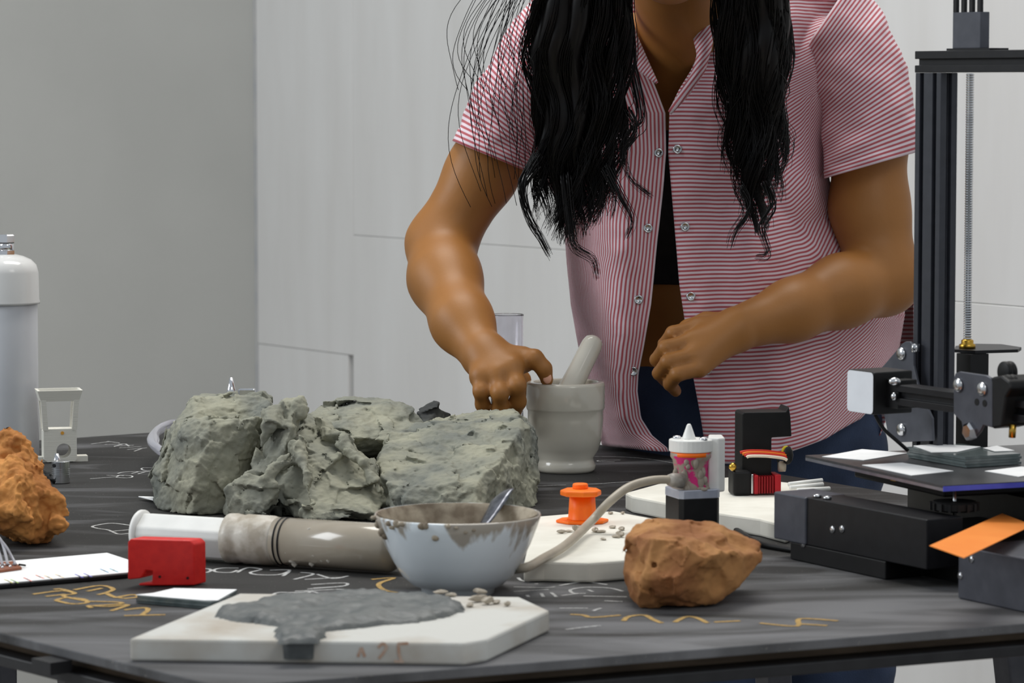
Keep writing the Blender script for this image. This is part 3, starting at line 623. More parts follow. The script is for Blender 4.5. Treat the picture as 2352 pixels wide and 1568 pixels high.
for dd in (0.004, 0.009): G().lathe([(0.0222,L2+dd),(0.0227,L2+dd+0.0004),(0.0227,L2+dd+0.0016),(0.0222,L2+dd+0.002)], sa, ax, 48).out('seal_ring', M_blackplastic, syr, smooth=True)
g = G()
for i in range(18):
    p = sa + ax * (L2 + 0.014 + i * 0.0052); g.box(p + Vector((0, 0.006, 0.0212)), ax * 0.0008, (0, 0.010, -0.004), (0, 0, 0.0012))
g.out('scale_tick', M_blackplastic, syr, label='row of black volume ticks')
up = Vector((0, 0, 1)); sd_ = ax.cross(up).normalized(); g = G()
for a0, wd in ((0.25, 0.0195), (0.25 + math.pi / 2, 0.0195)):
    u = sd_ * math.cos(a0) + up * math.sin(a0); v_ = ax.cross(u).normalized()
    g.box(sa + ax * 0.003 - u * wd - v_ * 0.0018, ax * (L1 - 0.002), u * 2 * wd, v_ * 0.0036)
prof = [sa + ax * 0.003 + sd_ * x + up * z for x, z in ((-0.016, -0.017), (0.010, -0.019), (0.0185, 0.000), (0.0165, 0.0075), (0.002, 0.0185), (-0.014, 0.0165))]
g2 = G().prism(prof, ax * (L1 + 0.01)); g2.out('plunger_rod', M_whiteplastic, syr, bevel=0.0015)
G().lathe([(0.0001,-0.002),(0.0205,-0.002),(0.0215,-0.0008),(0.0215,0.0016),(0.020,0.003),(0.0001,0.003)], sa, ax, 40).out('thumb_flange', M_whiteplastic, syr, smooth=True)
g = G(); rr = random.Random(8)
for i in range(9):
    a = rr.uniform(-0.9, 0.9); d = L2 + rr.uniform(0.004, 0.055); p = sa + ax * d - sd_ * 0.0 + (Vector((0, -1, 0)) * math.cos(a) + up * math.sin(a)) * 0.0222
    g.ball(p, (rr.uniform(.002, .005), .0012, rr.uniform(.002, .005)), 6)
g.out('slip_smear', mat('dry_white_slip', srgb(196, 190, 178), rough=0.9), syr, label='dry pale slip spots on the barrel', smooth=True)
# ================================================================ hose from the pump
hp = smooth_path([sa + ax * (L3 + 0.024), T(985,1290,0.012), T(1060,1305,0.008), T(1140,1308,0.012), T(1205,1304,0.0235), T(1250,1281,0.0235), T(1300,1251,0.026), P(1355,1200,2.90), P(1400,1152,2.905), P(1445,1118,2.92), P(1495,1103,2.932), P(1540,1101,2.94), P(1562,1103,2.945)], 8)
G().tube(hp, 0.0042, 12).out('beige_hose', M_beige, label='beige slip-filled hose arching from the bowl to the pink pump', cat='hose', smooth=True)
# ================================================================ red clip
rc = T(447, 1346); fx = Vector((1, 0.10, 0)).normalized(); dp = Vector((0.52, 1, 0)).normalized() * 0.020
def rpt(px, py): return plane_hit(px, py, rc, Vector((fx.y, -fx.x, 0)).normalized())
red = thing('red_clip', tuple(rc), 'red plastic clip housing with notched base, in front of the syringe', 'bracket')
outl = [(293,1244),(299,1237),(436,1241),(445,1250),(446,1344),(318,1345),(318,1339),(348,1337),(350,1312),(334,1310),(330,1318),(322,1328),(293,1331)]
G().prism([rpt(*p) for p in outl], dp).out('housing', M_red, red, bevel=0.0016)
for (a, b_) in ((367,1324),(431,1327)): G().lathe([(0.0001,0),(0.0013,0),(0.0013,0.0006),(0.0001,0.0006)], rpt(a, b_) + Vector((0, -0.0004, 0)), (0, 1, 0), 12).out('screw_hole', mat('dark_hole', srgb(60, 8, 8)), red)
# ================================================================ printed sheet and circuit board
brd = G().prism([T(a, b_, 0.0045) for a, b_ in ((-160,1362),(-160,1304),(48,1288),(246,1271),(330,1300),(292,1317),(0,1342))], (0, 0, -0.0042)).out('sheet_shadow_board', M_blackplastic, label='thin black board in place of the shadow under the white printed sheet', cat='board', bevel=0.001)  # black slab stands in for the dark shadow beneath the raised sheet
sh = thing('printed_sheet', tuple(T(100, 1310, 0.0048)), 'bright white sheet with small coloured print beside the red clip', 'paper')
G().prism([T(a, b_, 0.0054) for a, b_ in ((-165,1357),(-160,1299),(48,1286),(246,1269),(332,1297),(292,1314),(0,1339))], (0, 0, -0.0007)).out('sheet', M_paper, sh)
rr = random.Random(12); cols = [(200,190,90),(150,190,90),(214,90,70),(220,110,70),(232,200,150),(236,210,170),(90,90,190),(110,110,200),(80,150,190),(120,180,200)]
for i, (x, y) in enumerate(((8,1330),(22,1330),(52,1326),(80,1320),(100,1321),(125,1318),(170,1318),(190,1316),(228,1306),(250,1305))):
    m_ = mat('print_ink_%d' % i, srgb(*cols[i]), rough=0.8); g = G()
    for k in range(2):
        a, b_ = x + k * 7, y + k * 3; g.add([T(a, b_, 0.0056), T(a + 4, b_, 0.0056), T(a + 16, b_ + 5, 0.0056), T(a + 12, b_ + 5, 0.0056)], [(0, 3, 2, 1)])
    g.out('printed_stroke', m_, sh)
pcb = thing('circuit_board', tuple(T(10, 1305, 0.0056)), 'small copper-brown circuit board with grey wires at the left edge', 'circuit board')
G().prism([T(a, b_, 0.008) for a, b_ in ((-60,1304),(-40,1292),(30,1288),(50,1302),(0,1309),(-50,1314))], (0, 0, -0.0022)).out('board', mat('copper_board', srgb(128, 70, 46), srgb(140, 84, 58), 80, rough=0.5), pcb)
for pts in ([(-20,1215,2.80),(2,1240,2.79),(12,1270,2.78),(18,1297,2.77)], [(-20,1218,2.79),(10,1250,2.785),(28,1280,2.78),(36,1296,2.77)], [(-30,1230,2.78),(-5,1262,2.775),(6,1298,2.765)]):
    G().tube(smooth_path([P(*p) for p in pts], 6), 0.0013, 8).out('wire', mat('grey_wire', srgb(176, 176, 182), rough=0.4), pcb, smooth=True)
g = G()
for (a, b_) in ((0,1300),(10,1298),(20,1297),(32,1296),(6,1303),(24,1301)): g.ball(T(a, b_, 0.0085), 0.0016, 8)
g.out('solder_joint', M_steel, pcb, smooth=True)
g = G().tube([T(44,1296,0.009), T(58,1298,0.007)], 0.001, 6); g.out('wire', M_blackplastic, pcb)
# ================================================================ small glass plates with paper
def sheets(base_poly, z0, n_, th, label, grp):
    for i in range(n_):
        lab = label % ('lowest', 'middle', 'topmost')[i]
        j = random.Random(i + 3); dx = Vector((j.uniform(-.0012, .0012), j.uniform(-.0012, .0012), 0))
        pts = [T(a, b_, z0 + n_ * th) for a, b_ in base_poly]
        pts = [Vector((p.x, p.y, TZ + z0 + (i + 1) * th - 0.0001)) + dx for p in pts]
        G().prism(pts, (0, 0, -th + 0.0003)).out('glass_plate', M_glassgreen, label=lab, cat='glass plate', group=grp)
sheets([(314,1367),(400,1352),(544,1355),(502,1379),(484,1382)], 0.0003, 3, 0.0022, 'grey-green glass plate, %s of the small stack by the red clip', 'glass plates by the red clip')
G().prism([T(a, b_, 0.0074) for a, b_ in ((312,1365),(352,1361),(400,1350),(544,1353),(500,1378),(470,1378))], (0, 0, -0.0005)).out('paper_card', M_paper, label='white paper card on the small glass stack by the red clip', cat='card')
G().prism([T(a, b_, 0.0025) for a, b_ in ((553,1368),(590,1370),(592,1376),(556,1376))], (0, 0, -0.0022)).out('paper_scrap', M_paper, label='tiny pale paper scrap between glass stack and grey slip', cat='paper')
G().prism([T(a, b_, 0.004) for a, b_ in ((318,1139),(352,1140),(356,1148),(347,1146))], (0, 0, -0.001)).out('paper_scrap', M_paper, label='white paper corner sticking out under the tall clay block', cat='paper')
# ================================================================ things at the back left
cb = T(20, 1050); cb.z = TZ + 0.0003
can = thing('filter_canister', tuple(cb), 'tall white plastic canister with chrome fitting at the left edge', 'canister')
def zc(py): # height for an image row at the canister
    return plane_hit(20, py, cb, Vector((0, -1, 0))).z - cb.z
rb = 0.0365; rcp = 0.0385; M_can = mat('milky_plastic', srgb(196, 198, 202), srgb(204, 206, 210), 8, rough=0.22, trans=0.0)
G().lathe([(rb,0),(rb,zc(690)),(0.03,zc(680))], cb, n=64).out('canister_body', M_can, can, smooth=True, bevel=0.001)
G().lathe([(0.0362,zc(697)),(rcp+0.001,zc(697)),(rcp+0.0008,zc(692)),(rcp,zc(685)),(rcp-0.0005,zc(625)),(rcp-0.003,zc(608)),(rcp-0.009,zc(596)),(rcp-0.018,zc(588)),(0.012,zc(584)),(0.0001,zc(583))], cb, n=64).out('canister_cap', mat('glossy_white_cap', srgb(206, 206, 204), srgb(214, 214, 212), 8, rough=0.15), can, smooth=True)
ft = G().lathe([(0.0105,zc(585)),(0.0105,zc(575))], cb, n=6).out('hex_base', M_chrome, can)
G().lathe([(0.0085,zc(575)),(0.0092,zc(573)),(0.0092,zc(561)),(0.0085,zc(559))], cb, n=32).out('collar_ring', M_chrome, can, smooth=True)
G().lathe([(0.0102,zc(558)),(0.0105,zc(556)),(0.0105,zc(541)),(0.009,zc(538)),(0.005,zc(538))], cb, n=6).out('fitting_nut', M_chrome, can)
# printed hopper
hb = T(133, 1062); M_ = M_printwhite
hop = thing('printed_hopper', tuple(hb), 'white 3D-printed square hopper stand with round hole, by the canister', 'printed part')
hx = Vector((0.97, 0.24, 0)); hy = Vector((-0.24, 0.97, 0))
def hpz(py): return plane_hit(133, py, hb, Vector((0, -1, 0))).z
sc = (hb.y) / F  # metres per pixel there
def fr(w0, w1, py0, py1, m_, nm, dep0, dep1, hole=None):
    z0, z1 = hpz(py0), hpz(py1); o = Vector((hb.x, hb.y + 0.012, 0)); v = []
    for w_, d, z in ((w0, dep0, z0), (w1, dep1, z1)):
        for a, c in ((-1, -1), (1, -1), (1, 1), (-1, 1)): v.append(o + hx * (a * w_ * sc) + hy * (c * d * sc) + Vector((0, 0, z)))
    return G().add(v, [(3, 2, 1, 0), (4, 5, 6, 7), (0, 1, 5, 4), (1, 2, 6, 5), (2, 3, 7, 6), (3, 0, 4, 7)])
# lower body with a round hole: ring of quads on the front face
g = G(); zt, zb_ = hpz(985), hpz(1060); wb_, wt_ = 38, 42; dep = 26; n_ = 32; fc = []
o = Vector((hb.x, hb.y + 0.012, 0)); hc = (1030, 15)
def bpt(u, z, side):  # u in pixels from the centre
    return o + hx * (u * sc) + hy * (side * dep * sc) + Vector((0, 0, z))
for side in (-1, 1):
    ring_i = []; ring_o = []
    for k in range(n_):
        t = 2 * math.pi * k / n_; zc_ = hpz(1035); r = 17 * sc
        ring_i.append(bpt(8, zc_, side) + hx * (r * math.cos(t)) + Vector((0, 0, r * math.sin(t))))
        c_, s_ = math.cos(t), math.sin(t); kx = (wb_ - 8 if c_ > 0 else wb_ + 8) * sc; kz = (zt - zc_) if s_ > 0 else (zc_ - zb_)
        q = min(kx / max(abs(c_), 1e-6), kz / max(abs(s_), 1e-6))
        ring_o.append(bpt(8, zc_, side) + hx * (q * c_) + Vector((0, 0, q * s_)))
    f = [(k, k + n_, (k + 1) % n_ + n_, (k + 1) % n_) for k in range(n_)]
    g.add(ring_i + ring_o, f if side > 0 else [q[::-1] for q in f])
g.f += [(k, (k + 1) % n_, 2 * n_ + (k + 1) % n_, 2 * n_ + k) for k in range(n_)]
g.f += [(n_ + k, 3 * n_ + k, 3 * n_ + (k + 1) % n_, n_ + (k + 1) % n_) for k in range(n_)]
g.out('hopper_base', M_, hop)
g = G()
zf0, zf1 = hpz(988), hpz(918)
for (a, c) in ((-1, -1), (1, -1), (1, 1), (-1, 1)):
    p0 = o + hx * (a * 33 * sc) + hy * (c * 21 * sc); p1 = o + hx * (a * 38 * sc) + hy * (c * 25 * sc); e = 6 * sc
    v = [p0 + hx * (i * e) + hy * (j * e) + Vector((0, 0, zf0)) for i, j in ((-1, -1), (1, -1), (1, 1), (-1, 1))] + [p1 + hx * (i * e) + hy * (j * e) + Vector((0, 0, zf1)) for i, j in ((-1, -1), (1, -1), (1, 1), (-1, 1))]
    G().add(v, [(3, 2, 1, 0), (4, 5, 6, 7), (0, 1, 5, 4), (1, 2, 6, 5), (2, 3, 7, 6), (3, 0, 4, 7)]).out('post', M_, hop)
# open-topped funnel rim
v = []
for (w_, d, z) in ((44, 30, hpz(921)), (52, 36, hpz(896)), (46, 30, hpz(896)), (38, 25, hpz(921))):
    for a, c in ((-1, -1), (1, -1), (1, 1), (-1, 1)): v.append(o + hx * (a * w_ * sc) + hy * (c * d * sc) + Vector((0, 0, z)))
f = [(i * 4 + k, i * 4 + (k + 1) % 4, ((i + 1) % 4) * 4 + (k + 1) % 4, ((i + 1) % 4) * 4 + k) for i in range(4) for k in range(4)]
build('funnel_rim', v, f, M_, hop)
G().box(o + hx * (30 * sc) - hy * (20 * sc) + Vector((0, 0, TZ + 0.0003)), hx * (34 * sc), hy * (34 * sc), (0, 0, 13 * sc)).out('foot', M_, hop)
G().box(o - hx * (72 * sc) - hy * (14 * sc) + Vector((0, 0, TZ + 0.0003)), hx * (44 * sc), hy * (30 * sc), (0, 0, 12 * sc)).out('foot', M_, hop)
G().lathe([(0.0001,0),(4 * sc,0),(4 * sc,0.0004),(0.0001,0.0004)], bpt(5, hpz(994), -1) - hy * 0.0003, -hy, 16).out('orange_dot', mat('orange_dot', srgb(222, 160, 60)), hop)
# flexible coupling and nozzle
cc = T(140, 1109); cc.z = TZ + 0.0003; r_ = 21 * cc.y / F; hgt = (1109 - 1058) * cc.y / F
prof = [(0.0001, 0), (r_ * .96, 0), (r_, 0.0006)]
for k in range(4): z = hgt * (0.40 + 0.08 * k); prof += [(r_, z), (r_ * .86, z), (r_ * .86, z + hgt * .03), (r_, z + hgt * .03)]
prof += [(r_, hgt - 0.0006), (r_ * .95, hgt), (0.0001, hgt)]
cp = thing('shaft_coupling', tuple(cc), 'small grooved aluminium coupling in front of the printed hopper', 'coupling')
G().lathe(prof, cc, n=40).out('coupling_body', M_steel, cp, smooth=False, bevel=0)
G().lathe([(0.0001,0),(0.0022,0),(0.0022,0.0006),(0.0001,0.0006)], cc + Vector((-r_ * .62, -r_ * .8, hgt * .82)), (-.6, -.8, 0), 12).out('set_screw', M_blackplastic, cp)
nz_ = T(131, 1098); nz_.z = TZ + 0.0003
G().lathe([(0.0062,0),(0.0062,0.012),(0.0050,0.016),(0.0022,(1098-1041)*nz_.y/F),(0.0001,(1098-1041)*nz_.y/F)], nz_, n=24).out('metal_nozzle', M_chrome, label='small chrome cone nozzle just behind the grooved coupling', cat='nozzle', smooth=True)
for (a, b_, c, d, lab) in ((100,1082,118,1094,'farthest of three'),(104,1092,126,1102,'middle of three'),(112,1100,128,1104,'nearest of three')):
    p, q = T(a, b_, 0.006), T(c, d, 0.003); G().tube([p, lerp(p, q, .7), lerp(p, q, .7), q], [0.0018, 0.0018, 0.0036, 0.0036], 10).out('black_screw', M_blackplastic, label='black screw between orange rock and coupling, ' + lab, cat='screw', group='loose black screws', smooth=True)
# clear hose loop and silver cone behind the tall clay block
lp = []
for k in range(40):
    t = 2 * math.pi * k / 40; lp.append(P(412 + 60 * math.cos(t), 1010 + 36 * math.sin(t), 3.62 - 0.10 * math.sin(t)))
g = G(); n_ = 12; v = []; cen = sum(lp, Vector()) / 40
for p in lp:
    rdir = (p - cen).normalized(); nn = Vector((0, -0.5, 0.86))
    for k in range(n_): a = 2 * math.pi * k / n_; v.append(p + (rdir * math.cos(a) + nn * math.sin(a)) * 0.0078)
f = [(i * n_ + k, i * n_ + (k + 1) % n_, ((i + 1) % 40) * n_ + (k + 1) % n_, ((i + 1) % 40) * n_ + k) for i in range(40) for k in range(n_)]
zmin = min(x.z for x in v); v = [x - Vector((0, 0, zmin - TZ - 0.0005)) * 0 for x in v]
build('clear_hose_loop', v, f, M_tube, label='loop of clear plastic hose behind the tall clay block', cat='hose', smooth=True)
kp = P(531, 900, 3.60); kb = Vector((kp.x, kp.y, TZ + 0.0003)); kt = P(530, 867, 3.60).z
con = thing('metal_cone_tool', tuple(kb), 'slim silver cone tip rising behind the tall clay block', 'tool')
G().lathe([(0.0085,0),(0.0085,0.05),(0.0075,kp.z-TZ-0.02),(0.0055,kp.z-TZ),(0.0018,kt-TZ),(0.0001,kt-TZ)], kb, n=28).out('cone', M_chrome, con, smooth=True)
G().box(kb + Vector((0.008, -0.003, 0)), (0.020, 0, 0), (0, 0.01, 0), (0, 0, kp.z - TZ + 0.004)).out('side_arm', M_steel, con, bevel=0.002)
# ================================================================ mortar, pestle, tube
mb = T(1300, 1090); mb += Vector((0, 0.036, 0)); mb.z = TZ + 0.0003; u_ = (mb.y) / F
def mz(py): return plane_hit(1300, py, mb, Vector((0, -1, 0))).z - mb.z
M_mort = mat('grey_porcelain', srgb(196, 190, 176), srgb(206, 201, 188), 14, rough=0.16, coat=0.4)
mor = thing('mortar', tuple(mb), 'glossy grey-white mortar bowl held by the hand', 'mortar')
R = 91 * u_
G().lathe([(0.02,0.0),(65*u_,0.0),(69*u_,0.003),(70*u_,mz(1066)),(66*u_,mz(1058)),(64*u_,mz(1050)),(77*u_,mz(1030)),(85*u_,mz(1000)),(87.5*u_,mz(960)),(87.5*u_,mz(942)),(90*u_,mz(938)),(R,mz(934)),(R,mz(884)),(R-1.5*u_,mz(878)),(R-5*u_,mz(876)),(76*u_,mz(876)),(72*u_,mz(880)),(71*u_,mz(905)),(66*u_,mz(950)),(52*u_,mz(1000)),(30*u_,mz(1025)),(0.0001,mz(1030))], mb, n=72).out('mortar_body', M_mort, mor, smooth=True)
pa, pb = P(1363,785,3.585), P(1283,945,3.545); pax = (pb - pa).normalized(); pl = (pb - pa).length; pr = 25 * u_
pes = thing('pestle', tuple(pb), 'grey porcelain pestle leaning in the mortar', 'pestle')
G().lathe([(0.0001,-0.006),(pr*.55,-0.0055),(pr*.85,-0.002),(pr*.98,0.004),(pr,0.01),(pr*1.02,pl*.4),(pr*1.12,pl*.75),(pr*1.25,pl*.9),(pr*.9,pl*1.04),(0.0001,pl*1.08)], pa, pax, 40).out('pestle_shaft', M_mort, pes, smooth=True)
tb = T(1165, 1035); tb.z = TZ + 0.0003; u_ = tb.y / F; th_ = plane_hit(1165, 722, tb, Vector((0, -1, 0))).z - TZ
G().lathe([(38*u_,0),(38*u_,th_-.002),(39*u_,th_),(36.5*u_,th_),(36*u_,th_-.002),(36*u_,0.004),(0.0001,0.004),(0.0001,0.0)], tb, n=48).out('clear_tube', M_clear, label='clear plastic measuring tube standing behind the hand', cat='tube', smooth=True)
# ================================================================ orange spool
ob = T(1338, 1203, SL2) + Vector((0, 0.012, 0)); ob.z = TZ + SL2 + 0.0003; u_ = ob.y / F
spn = thing('orange_spool', tuple(ob), 'bright orange printed bobbin standing on the white plaster slab', 'spool')
def hexp(rad, squ, rot, n_=8, irr=None):
    return [ob + Vector((math.cos(rot + 2 * math.pi * k / n_) * rad * (irr[k % len(irr)] if irr else 1), math.sin(rot + 2 * math.pi * k / n_) * rad * squ, 0)) for k in range(n_)]
G().prism(hexp(62*u_, 0.9, 0.15, 8, [1, .92, .8, .95]), (0, 0, 0.0028)).out('base_flange', M_orange, spn, bevel=0.0008)
zb2 = (1203 - 1138) * u_
v = []; f = []; n_ = 48
for j, (rr_, z) in enumerate(((36, .0028), (33, .004), (31.5, .012), (29.5, zb2))):
    for k in range(n_):
        t = 2 * math.pi * k / n_; q = rr_ * (1 - 0.06 * (abs(math.sin(t * 3)) ** 4)); v.append(ob + Vector((math.cos(t) * q * u_, math.sin(t) * q * u_, z)))
f = [(j * n_ + k, j * n_ + (k + 1) % n_, (j + 1) * n_ + (k + 1) % n_, (j + 1) * n_ + k) for j in range(3) for k in range(n_)] + [tuple(range(n_))[::-1], tuple(range(3 * n_, 4 * n_))]
build('spool_core', v, f, M_orange, spn, smooth=True)
tp = [P(a, b_, 2.975 + d) for a, b_, d in ((1286,1122,0),(1300,1128,-.014),(1340,1136,-.018),(1372,1138,-.014),(1381,1130,0),(1372,1122,.016),(1340,1116,.024),(1300,1114,.018))]
zt_ = ob.z + zb2; G().prism([Vector((p.x, p.y, zt_)) for p in tp], (0, 0, 0.0055)).out('top_flange', M_orange, spn, bevel=0.0015)
G().lathe([(18*u_,0),(18*u_,0.004),(16*u_,0.0052),(0.0001,0.0052)], ob + Vector((-.002, 0, zb2 + 0.0055)), n=32).out('top_cap', M_orange, spn, smooth=False, bevel=0.0008)
# ================================================================ pump on stepper motor
qb = T(1590, 1258); qb.z = TZ + 0.0003; th = math.radians(19); qx = Vector((math.cos(th), math.sin(th), 0)); qy = Vector((-math.sin(th), math.cos(th), 0)); W_ = 0.0423
qc = T(1562, 1258); qc.z = TZ + 0.0003; u_ = qc.y / F
def qz(py): return plane_hit(1562, py, qc, Vector((0, -1, 0))).z - TZ
pump = thing('clay_pump', tuple(qc), 'pink clay-smeared pump with white nozzle on a black stepper motor', 'pump')
def oct_(o, w_, c): return [o + qx * a + qy * b_ for a, b_ in ((c, 0), (w_ - c, 0), (w_, c), (w_, w_ - c), (w_ - c, w_), (c, w_), (0, w_ - c), (0, c))]
G().prism(oct_(qc, W_, 0.004), (0, 0, qz(1148))).out('motor_body', M_blackplastic, pump, bevel=0.0005)
G().prism(oct_(qc - qx * .0004 - qy * .0004 + Vector((0, 0, qz(1148) + .0001)), W_ + .0008, 0.004), (0, 0, qz(1128) - qz(1148))).out('motor_flange', mat('brushed_aluminium', srgb(176, 182, 198), srgb(196, 200, 212), 60, rough=0.3, metal=0.4), pump, bevel=0.0006)
pc = qc + qx * (W_ * .46) + qy * (W_ * .5); pc.z = TZ
M_pink = mat('clay_smeared_pink_plastic', srgb(206, 34, 118), srgb(160, 146, 132), 62, rough=0.45, detail=3, lo=0.46, hi=0.5)
def pz(py): return plane_hit(1600, py, Vector((pc.x, pc.y, 0)), Vector((0, -1, 0))).z - TZ
G().lathe([(0.016,pz(1132)),(0.0195,pz(1128)),(0.0175,pz(1110)),(0.0165,pz(1075)),(0.0178,pz(1055)),(0.0200,pz(1048)),(0.0200,pz(1038)),(0.01,pz(1036))], pc, n=40).out('pump_body', M_pink, pump, smooth=True)
G().lathe([(0.016,pz(1046)),(0.0192,pz(1046)),(0.0192,pz(1037)),(0.016,pz(1037))], pc + Vector((0, -0.0012, 0)), n=40).out('orange_gasket', M_orange, pump, smooth=True)
cap = [pc + Vector((a * 0.0204, b_ * 0.0204, pz(1036))) for a, b_ in [(math.cos(2 * math.pi * k / 28) * (1 + .06 * math.cos(4 * math.pi * k / 28 + .6)), math.sin(2 * math.pi * k / 28)) for k in range(28)]]
G().prism(cap, (0, 0, pz(1008) - pz(1036))).out('white_cap', M_whiteplastic, pump, bevel=0.001)
G().lathe([(0.0072,pz(1009)),(0.0064,pz(1004)),(0.0022,pz(976)),(0.0012,pz(973)),(0.0001,pz(973))], pc + Vector((-0.002, 0, 0)), n=28).out('cone_nozzle', M_whiteplastic, pump, smooth=True)
for (dx, dy) in ((-0.0135, 0.004), (0.0115, -0.011)):
    G().lathe([(0.0042,pz(1009)),(0.0042,pz(1004)),(0.003,pz(1001)),(0.0001,pz(1000))], pc + Vector((dx, dy, 0)), n=20).out('cap_screw', M_chrome, pump, smooth=True)
bk = pc + Vector((0.0165, -0.004, pz(1128)))
G().prism([bk + Vector((a, b_, 0)) for a, b_ in ((0, 0), (0.010, -0.004), (0.0165, 0.002), (0.0155, 0.030), (0.002, 0.030))], (0, 0, pz(1004) - pz(1128))).out('side_bracket', M_whiteplastic, pump, bevel=0.0015)
G().tube([P(1566,1104,2.945), P(1544,1102,2.94), P(1536,1102,2.938)], [0.0075, 0.0068, 0.0055], 16).out('hose_connector', mat('smeared_connector', srgb(130, 122, 112), srgb(178, 172, 164), 90, rough=0.5), pump, smooth=True)
g = G(); rr = random.Random(6)
for k in range(16):
    p = qc + qx * rr.uniform(.002, .034) + qy * rr.uniform(0.0, .012); p.z = TZ + qz(1128); g.ball(p + Vector((0, 0, .001)), (rr.uniform(.002, .005), rr.uniform(.002, .004), rr.uniform(.001, .004)), 8)
for k in range(12):
    a = rr.uniform(-2.9, -0.6); p = pc + Vector((math.cos(a) * .0175, math.sin(a) * .0175, rr.uniform(pz(1128), pz(1050)))); g.ball(p, (rr.uniform(.002, .0045), .0025, rr.uniform(.003, .007)), 8)
g.out('clay_smear', mat('smeared_clay', srgb(146, 136, 122), srgb(168, 158, 146), 90, rough=0.7), pump, label='grey-beige clay smears', smooth=True)
# ================================================================ loose print head on the back slab
zs3 = SL3 + 0.0003; hd = T(1700, 1139, SL3); u_ = hd.y / F; ex = Vector((0.985, 0.17, 0)); ey = Vector((-0.17, 0.985, 0))
head = thing('print_head', tuple(hd), 'loose red and black print head with fan lying on the plaster slab', 'print head')
def hb_(px0, px1, py0, py1, depth, nm, m_, back=0.0, bev=0.0006, zadj=0.0):
    o = hd + ex * ((px0 - 1700) * u_) + ey * back; z0 = (1139 - py1) * u_ + zadj; o.z = TZ + zs3 + max(0, z0)
    return G().box(o, ex * ((px1 - px0) * u_), ey * depth, (0, 0, (py1 - py0) * u_)).out(nm, m_, head, bevel=bev)
hb_(1684, 1727, 1081, 1139, 0.026, 'motor_block', M_blackplastic, 0.0, 0.003)
hb_(1727, 1733, 1090, 1136, 0.020, 'spacer', M_steel, 0.002)
M_redal = mat('red_anodised', srgb(176, 24, 36), srgb(190, 32, 44), 60, rough=0.35, metal=0.35)
for a in range(6): hb_(1744 + a * 6.4, 1747.5 + a * 6.4, 1095, 1135, 0.022, 'cooling_fin', mat('red_fin', srgb(150, 18, 28), rough=0.4, metal=0.3), 0.0, 0)
hb_(1742, 1784, 1097, 1134, 0.018, 'heatsink_core', M_redal, 0.003, 0)
hb_(1733, 1743, 1091, 1136, 0.026, 'end_plate', M_redal, -0.001, 0.001); hb_(1782, 1797, 1091, 1136, 0.026, 'end_plate', M_redal, -0.001, 0.001)
G().lathe([(0.0016,0),(0.0016,0.0004),(0.0001,0.0004)], hd + ex * ((1789 - 1700) * u_) - ey * 0.0011 + Vector((0, 0, zs3 + (1139 - 1099) * u_)), -ey, 12).out('screw_hole', M_blackplastic, head)
G().lathe([(0.0045,-.001),(0.0045,0.002),(0.0015,0.005),(0.0001,0.005)], hd + ex * ((1686 - 1700) * u_) + ey * .004 + Vector((0, 0, zs3 + (1139 - 1112) * u_)), -ex - ey * .3, 16).out('brass_nozzle', M_brass, head, smooth=True)
G().tube([hd + ex * ((1797 - 1700) * u_) + ey * .010 + Vector((0, 0, zs3 + .011)), hd + ex * ((1812 - 1700) * u_) + ey * .010 + Vector((0, 0, zs3 + .011))], 0.0058, 14).out('tube_fitting', M_beige, head, smooth=True)
# fan shroud standing behind, L-shaped
o = hd + ey * 0.012; ou = [(1711,1139),(1711,992),(1716,988),(1815,988),(1822,976),(1826,1000),(1829,1046),(1781,1048),(1781,1139)]
g = G().prism([o + ex * ((a - 1700) * u_) + Vector((0, 0, zs3 + (1139 - b_) * u_)) for a, b_ in ou], ey * 0.034); g.out('fan_shroud', M_blackplastic, head, bevel=0.001)
for k, (c1, m_) in enumerate((((205,40,16), 'a'), ((232,120,20), 'b'), ((200,30,14), 'c'), ((236,220,200), 'd'))):
    y0 = 1076 + k * 3.5; pts = [(1702 + k * 4, y0 + 3), (1722, y0), (1760, y0 + 1), (1798, y0 + 6), (1810, y0 + 8 + k)]
    G().tube(smooth_path([hd + ex * ((a - 1700) * u_) + ey * (0.004 - 0.002 * k) + Vector((0, 0, zs3 + (1139 - b_) * u_)) for a, b_ in pts], 5), 0.0016, 8).out('wire', mat('wire_' + m_, srgb(*c1), rough=0.4), head, smooth=True)
G().tube(smooth_path([hd + ex * ((a - 1700) * u_) + ey * .006 + Vector((0, 0, zs3 + (1139 - b_) * u_)) for a, b_ in ((1803,1098),(1806,1074),(1815,1070),(1824,1078),(1822,1092))], 6), 0.0018, 8).out('wire', mat('yellow_wire', srgb(200, 180, 30), rough=0.4), head, smooth=True)
G().ball(hd + ex * ((1816 - 1700) * u_) + ey * .006 + Vector((0, 0, zs3 + (1139 - 1088) * u_)), (0.006, 0.005, 0.010), 12).out('connector_plug', M_blackplastic, head, smooth=True)
for i, (a, b_, c, d, lab) in enumerate(((1812,1112,1888,1103,'upper'),(1815,1120,1890,1112,'middle'),(1832,1126,1905,1122,'lowest'))):
    G().tube([P(a, b_, 3.17 - .02 * i), P(c, d, 3.19 - .02 * i)], 0.0024, 10).out('white_tube', M_whiteplastic, label='thin white plastic tube beside the print head, %s of three' % lab, cat='tube', group='thin white tubes by the print head', smooth=True)
# black cable on the table
cpth = [T(1668,1213,0.003), T(1690,1216,0.003), T(1715,1232,0.003), T(1745,1248,0.003), T(1780,1256,0.003), T(1850,1266,0.003), T(1900,1262,0.003)]
G().tube(smooth_path(cpth, 6), 0.0028, 10).out('black_cable', M_blackplastic, label='black cable curving on the table behind the brown rock', cat='cable', smooth=True)
